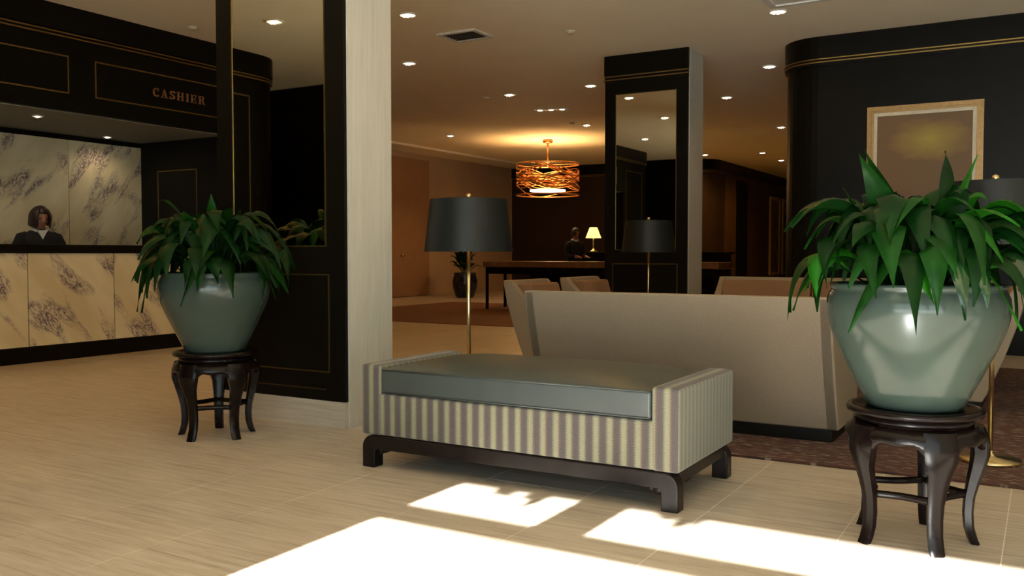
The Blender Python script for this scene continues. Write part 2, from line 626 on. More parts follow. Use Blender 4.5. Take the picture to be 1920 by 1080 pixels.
shade_leaves = MB()
rv = random.Random(4)
for q in range(420):
    # added leaves, out of view, placed to break up the sun patches' far edge
    x = rv.uniform(-3.4, 1.5)
    yf = rv.uniform(3.55, 4.6) + (0.22 if x > -1.2 else 0.0) + 0.10 * math.sin(x * 7.0)
    yo = rv.uniform(-2.9, -2.5)
    z = (yf - yo) * 0.5
    a, r = rv.uniform(0, 6.28), rv.uniform(0.05, 0.085)
    u = Vector((math.cos(a), rv.uniform(-.3, .3), math.sin(a)))
    w = Vector((-math.sin(a), rv.uniform(-.3, .3), math.cos(a)))
    c = Vector((x, yo, z))
    shade_leaves.add([c - u * r, c - u * r * .2 + w * r * .5, c + u * r * 1.2, c - u * r * .2 - w * r * .5], [(0, 1, 2, 3)])
vo = shade_leaves.build('added_shade_leaves', M['leaf'][1])
tag(vo, 'added leaves outside above the window, unseen, breaking up the sun patches', 'shade_leaves', None, 'stuff')
struct(MB().box(X1, X1 + 0.2, FY - 0.2, 11.1, 0, CEIL).build('wall_right', M['stone']))
struct(MB().box(X0 - 0.2, X0, FY - 0.2, 10.4, 0, CEIL).build('wall_left_rear', M['lacquer']))

# far left pale wall with a flush door
wl = struct(MB().box(X0, -13.9, 10.4, 23.6, 0, CEIL).build('wall_far_left', M['cream_wall']))
dr = struct(MB().box(-13.9, -13.87, 17.0, 19.30, 0.02, 3.50).build('door_1', M['tan_door']))
MB().ball((-13.83, 18.1, 1.05), 0.05, 10).build('door_knob', M['brass'], dr, True)
struct(MB().box(-13.9, -13.86, 10.4, 16.9, 0, 0.12).build('baseboard_far_left', M['tan_door']))
tr = struct(MB().box(-12.85, -12.79, 10.4, 23.5, CEIL - 0.05, CEIL).build('trim_1', M['white_metal']))
struct(MB().box(X0, -13.9, 10.2, 10.4, 0, CEIL).build('wall_nook', M['cream_wall']))

# far dark wall with rounded corner into the corridor
def arc(cx, cy, r, a0, a1, n=10):
    return [(cx + r * math.cos(math.radians(a0 + (a1 - a0) * k / n)), cy + r * math.sin(math.radians(a0 + (a1 - a0) * k / n))) for k in range(n + 1)]

bp = [(-13.9, 23.6)] + [(-11, 23.6)] + arc(-8.3, 24.2, 0.6, 270, 360) + [(-7.7, Y1)]
wb = struct(path_strip(bp, 0.0, 0, CEIL, -0.2).build('wall_back', M['brown_wall']))
path_strip(bp, 0.0, 3.36, CEIL, 0.03).build('cornice_band', M['lacquer'], wb)
for z in (3.30, 3.335):
    path_strip(bp, 0.0, z, z + 0.012, 0.02).build('gold_strip', M['gold'], wb)
MB().box(-7.70, -7.688, 24.7, Y1, 0, 3.28).build('lit_panelling', M['brown_lit'], wb)  # thin overlay with the corridor's brighter light put into its brown
MB().box(-7.72, -7.67, 25.75, 26.85, 0, 3.2).build('dark_doorway', M['lacquer'], wb)
struct(MB().box(-7.9, -2.6, Y1, Y1 + 0.2, 0, CEIL).build('wall_corridor_end', M['cream_wall']))

# right dark block with rounded corner
rp = [(X1, 11.1), (0, 11.1)] + arc(-2.35, 11.55, 0.45, 270, 180) + [(-2.8, Y1)]
wr = struct(path_strip(rp, 0.0, 0, CEIL, 0.2).build('wall_far_right', M['lacquer'], smooth=False))
def outer(path, out, z0, z1):
    return path_strip(path, out, z0, z1, out + 0.01)
outer(rp, 0.035, 3.385, CEIL).build('cornice_band', M['lacquer'], wr)
outer(rp, 0.028, 3.30, 3.355).build('cornice_band', M['lacquer'], wr)
for z in (3.37, 3.335):
    outer(rp, 0.042, z, z + 0.014).build('gold_strip', M['gold'], wr)

# ------------------------------------------------------------------ cashier wall and alcove
XC = -8.75
AB = -10.45
AR = 7.95
wlm = MB()
wlm.box(AB - 0.2, XC, 1.5, AR, 2.57, CEIL)
wall_left = struct(wlm.build('wall_left', M['lacquer']))
wall_side = struct(MB().box(AB - 0.2, XC, AR, 8.7, 0, CEIL).build('wall_alcove_side', M['lacquer']))
wall_rear = struct(MB().box(AB - 0.2, AB, 1.5, AR, 0, 2.57).build('wall_alcove_rear', M['lacquer']))
front_path = [(XC, 1.5), (XC, 0.2)] + arc(XC - 0.5, 0.2, 0.5, 0, -90)[1:] + [(X0, -0.3)]
fp = list(reversed(front_path))
full = [(XC, 8.7), (XC, 3.0)] + front_path
wfm = MB()
front_poly = front_path + [(X0, 1.5)]
wfm.prism(front_poly, 'z', 0, CEIL)
wall_end = struct(wfm.build('wall_cashier_end', M['lacquer']))
full_r = list(reversed(full))
def outerL(path, out, z0, z1):
    # path runs with the room on its right-hand side
    return path_strip(path, -out, z0, z1, -out - 0.01)
outerL(full_r, 0.035, 3.385, CEIL).build('cornice_band', M['lacquer'], wall_left)
for z in (3.355, 3.318):
    outerL(full_r, 0.03, z, z + 0.014).build('gold_strip', M['gold'], wall_left)
for (ya, yb) in ((3.95, 5.81), (6.11, 8.0), (1.9, 3.65)):
    gold_frame(wall_left, 'x', XC, ya, yb, 2.75, 3.14)
gold_frame(wall_end, 'x', XC, 0.35, 1.35, 1.15, 3.1)
gold_frame(wall_end, 'x', XC, 0.35, 1.35, 0.35, 0.98)
gold_frame(wall_side, 'y', AR, -10.1, -9.35, 0.5, 2.18, 0.010, 0.006, None, -1)
MB().box(AB, XC - 0.06, 1.5, AR, 2.562, 2.5705).build('soffit', M['soffit'], wall_left)
MB().box(AB, AB + 0.02, 1.5, AR, 2.50, 2.561).build('head_strip', M['lacquer'], wall_rear)
# marble slabs of the alcove's back wall
pm = None
for k in range(6):
    y1 = AR - k * 1.05
    if pm is None:
        o = MB().box(0, 0.02, -1.043, -0.004, 0.0, 1.60).build('marble_panel', M['marble_b'], wall_rear)
        pm = o.data
    else:
        o = bpy.data.objects.new('marble_panel', pm)
        COL.objects.link(o)
        o.parent = wall_rear
    o.location = (AB, y1, 0.90)

# counter
ct = thing('reception_counter', 'long cashier counter with veined cream marble front and black top', 'counter', (XC, 4.7, 0))
Ya, Yb = 1.6 - 4.7, AR - 4.712
MB().box(-0.55, -0.03, Ya, Yb, 0.0, 1.11).build('body', M['lacquer'], ct)
MB().box(-0.03, 0.0, Ya, Yb, 0.0, 0.16).build('plinth', M['lacquer'], ct)
MB().box(-0.62, 0.03, Ya, Yb, 1.11, 1.19).build('counter_top', M['lacquer'], ct, bevel=0.006)
pm = None
for k in range(1, 7):
    y0 = 5.335 - 4.7 + (k - 4) * 0.972
    y1 = min(y0 + 0.965, Yb)
    if k == 6:
        MB().box(-0.03, -0.008, y0 + 0.006, Yb, 0.165, 1.10).build('marble_panel', M['marble_a'], ct)
        continue
    if pm is None:
        o = MB().box(-0.03, -0.008, 0.006, 0.966, 0.0, 0.935).build('marble_panel', M['marble_a'], ct)
        pm = o.data
    else:
        o = bpy.data.objects.new('marble_panel', pm)
        COL.objects.link(o)
        o.parent = ct
    o.location = (0, y0, 0.165)

# CASHIER lettering: slab-serif letters set on the fascia (u along wall, v up)
def letters():
    H_, W_ = 0.098, 0.085
    def strokes(ch):
        q = []
        S, T = 0.020, 0.009
        def B(x0, x1, y0, y1): q.append([(x0, y0), (x1, y0), (x1, y1), (x0, y1)])
        def A(cx, cy, rx, ry, a0, a1, w0=S, w1=T, n=12):
            pts = []
            for k in range(n + 1):
                a = math.radians(a0 + (a1 - a0) * k / n)
                w = T + (S - T) * abs(math.cos(a))
                pts.append((cx, cy, rx, ry, a, w))
            for k in range(n):
                a, w = pts[k][4], pts[k][5]
                b, w2 = pts[k + 1][4], pts[k + 1][5]
                q.append([(cx + rx * math.cos(a), cy + ry * math.sin(a)), (cx + rx * math.cos(b), cy + ry * math.sin(b)),
                          (cx + (rx - w2) * math.cos(b), cy + (ry - w2) * math.sin(b)), (cx + (rx - w) * math.cos(a), cy + (ry - w) * math.sin(a))])
        def stem(x):
            B(x, x + S, 0, H_)
            B(x - 0.009, x + S + 0.009, 0, T)
            B(x - 0.009, x + S + 0.009, H_ - T, H_)
        if ch == 'C':
            A(0.047, H_ / 2, 0.045, H_ / 2, 50, 310)
            B(0.070, 0.080, H_ * 0.66, H_)
            B(0.070, 0.080, 0.004, H_ * 0.22)
        if ch == 'A':
            q.append([(0.012, 0), (0.022, 0), (0.052, H_), (0.042, H_)])
            q.append([(0.066, 0), (0.088, 0), (0.054, H_), (0.040, H_)])
            B(0.026, 0.070, 0.030, 0.039)
            B(0.0, 0.036, 0, T); B(0.056, 0.100, 0, T)
        if ch == 'S':
            A(0.040, H_ * 0.74, 0.034, H_ * 0.26, 30, 270)
            A(0.040, H_ * 0.27, 0.036, H_ * 0.27, 90, -150)
            B(0.066, 0.075, H_ * 0.70, H_)
            B(0.003, 0.012, 0, H_ * 0.30)
        if ch == 'H':
            stem(0.009); stem(0.068)
            B(0.029, 0.068, H_ / 2 - 0.005, H_ / 2 + 0.005)
        if ch == 'I':
            stem(0.010)
        if ch == 'E':
            stem(0.009)
            B(0.025, 0.080, 0, T); B(0.025, 0.078, H_ - T, H_); B(0.029, 0.060, H_ / 2 - 0.005, H_ / 2 + 0.005)
            B(0.071, 0.080, 0, 0.030); B(0.069, 0.078, H_ - 0.028, H_); B(0.056, 0.063, H_ / 2 - 0.015, H_ / 2 + 0.015)
        if ch == 'R':
            stem(0.009)
            B(0.029, 0.052, H_ - T, H_); B(0.029, 0.052, H_ * 0.46, H_ * 0.46 + T)
            A(0.050, H_ * 0.73 + 0.002, 0.030, H_ * 0.27, -90, 90)
            q.append([(0.048, H_ * 0.47), (0.066, H_ * 0.47), (0.090, 0), (0.068, 0)])
            B(0.066, 0.100, 0, T)
        return q
    adv = {'C': 0.102, 'A': 0.112, 'S': 0.098, 'H': 0.122, 'I': 0.066, 'E': 0.106, 'R': 0.1}
    sg = thing('cashier_sign', 'copper slab-serif lettering reading CASHIER on the black fascia', 'sign', (XC, 6.83, 2.88))
    u = 0.0
    for ch in 'CASHIER':
        m = MB()
        for poly in strokes(ch):
            ar = sum(poly[i][0] * poly[(i + 1) % 4][1] - poly[(i + 1) % 4][0] * poly[i][1] for i in range(4))
            if ar < 0: poly = poly[::-1]
            m.prism([(u + p[0], p[1]) for p in poly], 'x', 0.0005, 0.012)
        m.build('letter', M['sign'], sg)
        u += adv[ch] * 1.06
letters()


# ------------------------------------------------------------------ pillars
def pillar(x0, x1, y0, depth, label):
    w = x1 - x0
    p = thing('pillar', label, 'pillar', (x0, y0, 0))
    MB().box(0, w, 0.03, depth, 0, CEIL - 0.001).build('stone_core', M['stone'], p)
    MB().box(-0.004, w - 0.012, 0.0, 0.03, 0, 0.165).build('skirting', M['skirting'], p)
    MB().box(-0.004, w - 0.012, 0.0, 0.03, 0.168, 3.30).build('lacquer_panel', M['lacquer'], p)
    MB().box(-0.01, w - 0.008, -0.02, 0.03, 3.385, CEIL - 0.001).build('cornice_band', M['lacquer'], p)
    MB().box(-0.008, w - 0.010, -0.008, 0.03, 3.30, 3.385).build('cornice_band', M['lacquer'], p)
    for z in (3.368, 3.325):
        MB().box(-0.012, w - 0.006, -0.016, 0.0, z, z + 0.014).build('gold_strip', M['gold'], p)
    mx0, mx1 = 0.155, w - 0.165
    MB().box(mx0, mx1, -0.004, 0.0, 1.15, 3.135).build('mirror', M['mirror'], p)
    gold_frame(p, 'y', 0.0, mx0 - 0.008, mx1 + 0.008, 1.142, 3.143, 0.008, 0.008, M['gold_dim'], -1)
    gold_frame(p, 'y', 0.0, mx0 - 0.045, mx1 + 0.03, 0.345, 0.97, 0.009, 0.005, M['gold_dim'], -1)
    MB().box(mx0, mx1, -0.004, 0.0, 0.235, 0.241).build('gold_strip', M['gold_dim'], p)
    return p

pillar(-4.87, -3.742, 4.32, 0.46, 'black mirrored pillar with pale stone side behind the left potted plant')
pillar(-4.96, -3.83, 10.81, 0.53, 'black mirrored pillar with pale stone side standing behind the long sofa')


# ------------------------------------------------------------------ ceiling fittings
def downlight(x, y, label, z=CEIL, r=0.10, watt=DOWNLIGHT_W, group='recessed ceiling downlights', col=WARM, spot=150):
    d = thing('ceiling_downlight', label, 'downlight', (x, y, z), 0, group)
    MB().lathe([(r * 0.80, -0.002), (r * 0.84, -0.014), (r * 1.05, -0.010), (r * 1.08, 0.0)], 24).build('trim_ring', M['white_metal'], d, True)
    MB().lathe([(0.0, -0.004), (r * 0.8, -0.004), (r * 0.8, 0.0)], 24).build('reflector', M['bulb_dim'], d)
    for s in (-1, 0, 1):
        MB().ball((s * r * 0.45, 0, -0.012), r * (0.22 if s == 0 else 0.16), 10).build('lamp', M['bulb'], d, True)
    ld = bpy.data.lights.new('downlight_beam', 'SPOT')
    ld.energy = watt
    ld.color = col
    ld.spot_size = math.radians(spot)
    ld.spot_blend = 0.8
    ld.shadow_soft_size = 0.05
    lo = bpy.data.objects.new('downlight_beam', ld)
    COL.objects.link(lo)
    lo.parent = d
    lo.location = (0, 0, -0.05)
    return d

DL = [(-5.90, 7.83, 'bright downlight beside the ceiling grille, nearest the white pillar edge'),
      (-7.37, 9.81, 'downlight below the nearest one, along the white pillar edge'),
      (-7.44, 12.55, 'downlight in mid ceiling, left of the pair above the pendant'),
      (-5.98, 12.50, 'downlight just left of the far mirrored pillar top'),
      (-7.87, 16.27, 'small downlight above the pendant, near the far mirrored pillar'),
      (-11.11, 16.25, 'small downlight near the pale ceiling trim line at the far left'),
      (-2.47, 9.70, 'bright downlight at the top right beside the square ceiling frame'),
      (-3.28, 12.46, 'downlight left of the rounded dark wall cornice'),
      (-4.52, 14.56, 'downlight just right of the far mirrored pillar'),
      (-4.63, 18.53, 'downlight half tucked behind the rounded dark wall'),
      (-6.20, 22.98, 'small downlight over the corridor entrance'),
      (-7.60, 22.70, 'small downlight beside the far mirrored pillar edge over the corridor corner'),
      (-6.25, 25.07, 'small downlight deep in the corridor by the rounded dark wall'),
      (-7.33, 1.32, 'downlight seen in the near pillar mirror'),
      (-6.18, 5.49, 'downlight seen midway up the far pillar mirror'),
      (-7.70, 2.73, 'downlight seen low in the far pillar mirror'),
      (-6.0, 3.0, 'added unseen downlight over the left potted plant side'),  # this and the rest: out-of-view lamps added for more light
      (-2.4, 5.6, 'added unseen downlight over the near sofa'),
      (-3.4, 7.2, 'added unseen downlight over the left armchairs')]
for i, (x, y, lab) in enumerate(DL):
    downlight(x, y, lab, watt=DOWNLIGHT_W * (2.6 if y > 22 else 0.7 if y > 12 else 1.25 if (x < -5 and y < 10) else 1.0))
for (x, y, lab) in ((-10.15, 7.25, 'alcove downlight over the right marble panel behind the counter'),
                    (-9.25, 5.78, 'alcove downlight at the front of the cashier recess'),
                    (-9.9, 5.2, 'alcove downlight over the cashier'),
                    (-9.6, 3.2, 'alcove downlight at the far end of the cashier recess')):
    downlight(x, y, lab, 2.562, 0.055, 7.0, 'cashier alcove downlights', (1.0, 0.78, 0.50))

# triple spot bar
tb = thing('track_spot', 'row of three small ceiling spots above the pendant', 'spotlight', (-7.57, 14.21, CEIL), math.radians(15))
MB().box(-0.30, 0.30, -0.05, 0.05, -0.012, 0).build('trim_plate', M['white_metal'], tb)
for s in (-0.2, 0, 0.2):
    MB().lathe([(0, -0.02), (0.035, -0.02), (0.045, -0.012)], 14, (s, 0)).build('lamp', M['bulb'], tb)

# air diffuser and return frame
av = thing('air_vent', 'square ceiling air grille with dark slats', 'vent', (-5.87, 8.90, CEIL))
MB().prism([(-0.21, -0.17), (0.21, -0.17), (0.21, 0.17), (-0.21, 0.17)], 'z', -0.006, 0).build('backing', M['dark_metal'], av)
for (a, b, c, d) in ((-0.26, 0.26, 0.17, 0.22), (-0.26, 0.26, -0.22, -0.17), (-0.26, -0.21, -0.17, 0.17), (0.21, 0.26, -0.17, 0.17)):
    MB().box(a, b, c, d, -0.02, 0).build('frame', M['white_metal'], av)
for k in range(5):
    y = -0.13 + k * 0.065
    MB().box(-0.21, 0.21, y - 0.01, y + 0.01, -0.016, -0.008).build('slat', M['dark_metal'], av)
ap = thing('access_panel', 'white framed square ceiling panel at the top right', 'ceiling panel', (-2.14, 9.13, CEIL))
for (a, b, c, d) in ((-0.34, 0.34, 0.28, 0.34), (-0.34, 0.34, -0.34, -0.28), (-0.34, -0.28, -0.28, 0.28), (0.28, 0.34, -0.28, 0.28)):
    MB().box(a, b, c, d, -0.025, 0).build('frame', M['white_metal'], ap)
MB().box(-0.28, 0.28, -0.28, 0.28, -0.01, 0).build('panel', M['white_metal'], ap)
for (x, y, lab) in ((-4.73, 9.35, 'small round ceiling sensor left of the far pillar top'),
                    (-7.89, 12.57, 'faint ceiling sensor beside the mid downlight'),
                    (-7.99, 15.86, 'small dark ceiling sensor above the pendant glow'),
                    (-8.30, 7.03, 'small ceiling sensor above the cashier cornice')):
    s = MB().lathe([(0.0, -0.03), (0.04, -0.03), (0.055, -0.012), (0.06, 0.0)], 18).build('ceiling_sensor', M['mount'], None, True, loc=(x, y, CEIL))
    tag(s, lab, 'sensor', 'ceiling sensors')

# ------------------------------------------------------------------ rugs
r1 = MB().box(-3.75, 0.65, 4.80, 9.75, 0.0005, 0.012).build('rug', M['rug'])
tag(r1, 'dark red-brown patterned rug under the seating group', 'rug')
r2 = MB().box(-11.5, -4.4, 11.6, 16.9, 0.0005, 0.010).build('rug', M['rug2'])
tag(r2, 'rust patterned carpet in front of the far desk', 'rug')


# ------------------------------------------------------------------ bench
def bench():
    b = thing('upholstered_bench', 'low striped bench with a grey-green leather cushion and dark wood feet', 'bench', (-2.17, 3.99, 0))
    hx, hy = 0.86, 0.385
    aw = 0.125
    m = M['stripe']
    MB().box(-hx + aw - 0.01, hx - aw + 0.01, -hy + 0.004, hy - 0.004, 0.172, 0.385).build('seat_base', m, b, bevel=0.012, seg=3)
    for s in (-1, 1):
        MB().box(s * hx, s * (hx - aw), -hy, hy, 0.170, 0.532).build('armrest', m, b, bevel=0.016, seg=3)
    # crowned cushion
    nx, ny = 22, 12
    vs, fs = [], []
    cx, cy = hx - aw - 0.004, hy - 0.006
    def idx(i, j, l): return l * (nx + 1) * (ny + 1) + j * (nx + 1) + i
    for l in range(2):
        for j in range(ny + 1):
            for i in range(nx + 1):
                u = -1 + 2 * i / nx
                v = -1 + 2 * j / ny
                cr = (1 - abs(u) ** 6) * (1 - abs(v) ** 4)
                z = 0.388 if l == 0 else 0.512 + 0.045 * max(0, cr)
                vs.append((u * cx, v * cy, z))
    for j in range(ny):
        for i in range(nx):
            fs.append((idx(i, j, 0), idx(i, j + 1, 0), idx(i + 1, j + 1, 0), idx(i + 1, j, 0)))
            fs.append((idx(i, j, 1), idx(i + 1, j, 1), idx(i + 1, j + 1, 1), idx(i, j + 1, 1)))
    for i in range(nx):
        fs.append((idx(i, 0, 0), idx(i + 1, 0, 0), idx(i + 1, 0, 1), idx(i, 0, 1)))
        fs.append((idx(i, ny, 0), idx(i, ny, 1), idx(i + 1, ny, 1), idx(i + 1, ny, 0)))
    for j in range(ny):
        fs.append((idx(0, j, 0), idx(0, j, 1), idx(0, j + 1, 1), idx(0, j + 1, 0)))
        fs.append((idx(nx, j, 0), idx(nx, j + 1, 0), idx(nx, j + 1, 1), idx(nx, j, 1)))
    cu = MB().add(vs, fs).build('cushion', M['leather'], b, bevel=0.014, seg=3)
    # piping
    for z in (0.394, 0.508):
        MB().tube([(-cx + 0.01, -cy - 0.001, z), (cx - 0.01, -cy - 0.001, z)], 0.004, 6).build('piping', M['leather'], cu, True)
    # frame: rails with rounded shoulders running into the feet
    def side_frame(y):
        t = 0.078
        x = hx - 0.005
        pts_o, pts_i = [], []
        R, r = 0.065, 0.02
        H_ = 0.168
        th = 0.072
        po_ = [(-x, 0.0), (-x, H_ - R)] + [(-x + R - R * math.cos(a), H_ - R + R * math.sin(a)) for a in [k * PI / 2 / 6 for k in range(1, 7)]]
        po_ += [(-p[0], p[1]) for p in reversed(po_)]
        pi_ = [(x - t, 0.0), (x - t, H_ - th - r)] + [(x - t - r + r * math.cos(a), H_ - th - r + r * math.sin(a)) for a in [k * PI / 2 / 4 for k in range(1, 5)]]
        pi_ += [(-p[0], p[1]) for p in reversed(pi_)]
        poly = po_ + pi_
        MB().prism(poly[::-1], 'y', y, y + 0.075).build('leg_frame', M['dark_wood'], b, bevel=0.006)
    side_frame(-hy + 0.005)
    side_frame(hy - 0.080)
    for s in (-1, 1):
        MB().box(s * (hx - 0.02), s * (hx - 0.07), -hy + 0.08, hy - 0.08, 0.11, 0.167).build('side_rail', M['dark_wood'], b, bevel=0.004)
    MB().box(-hx + 0.09, hx - 0.09, -0.035, 0.035, 0.05, 0.168).build('centre_rail', M['dark_wood'], b, bevel=0.004)
    for s in (-1, 1):
        # little scroll bracket beside each front foot
        mb = MB()
        for k, (dx, r) in enumerate(((0.0, 0.022), (0.035, 0.016), (0.065, 0.011))):
            mb.lathe([(0, -0.02), (r, -0.02), (r, 0.02), (0, 0.02)], 12)
            for i in range(len(mb.v) - 48, len(mb.v)):
                x, y, z = mb.v[i]
                mb.v[i] = (s * (hx - 0.10 - dx) + x, -hy + 0.045 + z, 0.088 - 0.0 + y - k * -0.006)
        mb.build('scroll_bracket', M['dark_wood'], b, True)
bench()


# ------------------------------------------------------------------ shell seating (sofa and armchairs share one design)
def shell_seat(name, label, cat, width, loc, rz, group=None, depth=0.86, cushions=2):
    t = thing(name, label, cat, loc, rz, group)
    hw = width / 2
    HT, HB = 0.858, 0.085
    def outer_y(z):
        s = (z - HB) / (HT - HB)
        return 0.25 * (1 - s) ** 1.35
    nz = 14
    zs = [HB + (HT - HB) * k / nz for k in range(nz + 1)]
    # back: raked panel, thinner at the top
    poly = [(outer_y(z), z) for z in zs] + [(outer_y(z) + 0.085 + 0.05 * (1 - (z - HB) / (HT - HB)), z) for z in reversed(zs)]
    MB().prism(poly, 'x', -hw, hw).build('backrest', M['cream_fabric'], t, bevel=0.012, seg=3)
    # arms: side panels sweeping from the back's top down to a low front
    at = 0.075
    tops = []
    for k in range(15):
        q = k / 14
        tops.append((0.085 + (depth - 0.085) * q, 0.50 + 0.355 * (1 - q) ** 2.6))
    prof = [(outer_y(z), z) for z in zs] + tops + [(depth - 0.01, 0.40), (depth - 0.05, HB)]
    for s in (-1, 1):
        a, bb = (-hw, -hw + at) if s < 0 else (hw - at, hw)
        MB().prism(prof, 'x', a - 0.001 * (s < 0), bb + 0.001 * (s > 0)).build('armrest', M['cream_fabric'], t, bevel=0.012, seg=3)
    # inside: seat and loose back pads in brown standing for shade
    MB().box(-hw + at, hw - at, 0.33, depth - 0.05, HB, 0.28).build('seat_base', M['cream_fabric'], t)
    iw = (width - 2 * at) / cushions
    for k in range(cushions):
        xa = -hw + at + k * iw
        MB().box(xa + 0.006, xa + iw - 0.006, 0.22, depth - 0.03, 0.28, 0.43).build('seat_cushion', M['shaded_fabric'], t, bevel=0.03, seg=3)
        o = MB().prism([(0.245, 0.43), (0.36, 0.43), (0.235, 0.828), (0.095, 0.828)], 'x', xa + 0.008, xa + iw - 0.008)
        o.build('back_cushion', M['shaded_fabric'], t, bevel=0.02, seg=3)
    MB().box(-hw + 0.04, hw - 0.04, 0.265, depth - 0.09, 0.012, HB).build('plinth', M['lacquer'], t)
    return t

SX = -1.962
shell_seat('sofa', 'cream sofa seen from behind, directly beyond the striped bench', 'sofa', 1.93, (SX, 5.12, 0), 0)
shell_seat('sofa', 'cream sofa facing the viewer on the far side of the rug', 'sofa', 1.93, (SX, 9.32, 0), PI)
g_ = 'cream armchairs around the rug'
shell_seat('armchair', 'cream armchair at the left, nearest the floor lamp pole', 'armchair', 0.72, (-4.20, 7.33, 0), -PI / 2, g_, 0.82, 1)
shell_seat('armchair', 'cream armchair at the left, in front of the far mirrored pillar', 'armchair', 0.74, (-4.20, 8.44, 0), -PI / 2, g_, 0.82, 1)
shell_seat('armchair', 'cream armchair half hidden behind the right pot', 'armchair', 0.72, (-0.10, 7.25, 0), PI / 2, g_, 0.82, 1)
shell_seat('armchair', 'cream armchair farthest right, beyond the one behind the pot', 'armchair', 0.72, (-0.10, 8.36, 0), PI / 2, g_, 0.82, 1)


# ------------------------------------------------------------------ floor lamps
def floor_lamp(loc, label):
    t = thing('floor_lamp', label, 'floor lamp', loc, 0, 'black shaded floor lamps')
    MB().lathe([(0.0, 0.0), (0.15, 0.0), (0.15, 0.012), (0.145, 0.02), (0.03, 0.028), (0.016, 0.05), (0.012, 0.06), (0.0, 0.06)], 32).build('base', M['brass'], t, True)
    MB().lathe([(0.013, 0.05), (0.013, 1.40)], 14).build('pole', M['brass'], t, True)
    MB().lathe([(0.293, 1.112), (0.254, 1.455)], 48).v
    m = MB()
    n = 56
    prof = [(0.293, 1.112), (0.254, 1.455), (0.250, 1.455), (0.289, 1.112)]
    sh = MB().lathe(prof, n, close=True).build('lamp_shade', M['shade'], t)
    sh.data.shade_smooth()
    e = sh.modifiers.new('es', 'EDGE_SPLIT'); e.split_angle = math.radians(30)
    MB().lathe([(0.2885, 1.114), (0.2495, 1.453)], n).add([], [])
    li = MB(); li.lathe([(0.2880, 1.114), (0.2865, 1.114), (0.2475, 1.453), (0.249, 1.453)], n, close=True)
    li.build('shade_lining', M['shade_in'], sh, True)
    for k in range(3):
        a = k * 2 * PI / 3
        MB().tube([(0, 0, 1.42), (0.249 * math.cos(a), 0.249 * math.sin(a), 1.447)], 0.003, 6).build('spider_arm', M['brass'], sh)
    MB().lathe([(0.0, 1.40), (0.008, 1.40), (0.008, 1.455), (0.016, 1.462), (0.021, 1.476), (0.016, 1.490), (0.0, 1.497)], 14).build('finial', M['brass'], t, True)
    return t

floor_lamp((-3.29, 5.02, 0), 'floor lamp with black drum shade between the stone pillar and the sofa')
floor_lamp((-3.74, 9.29, 0), 'floor lamp with black drum shade in front of the far mirrored pillar')
floor_lamp((-0.23, 5.32, 0.012), 'floor lamp with black shade mostly hidden behind the right potted plant')


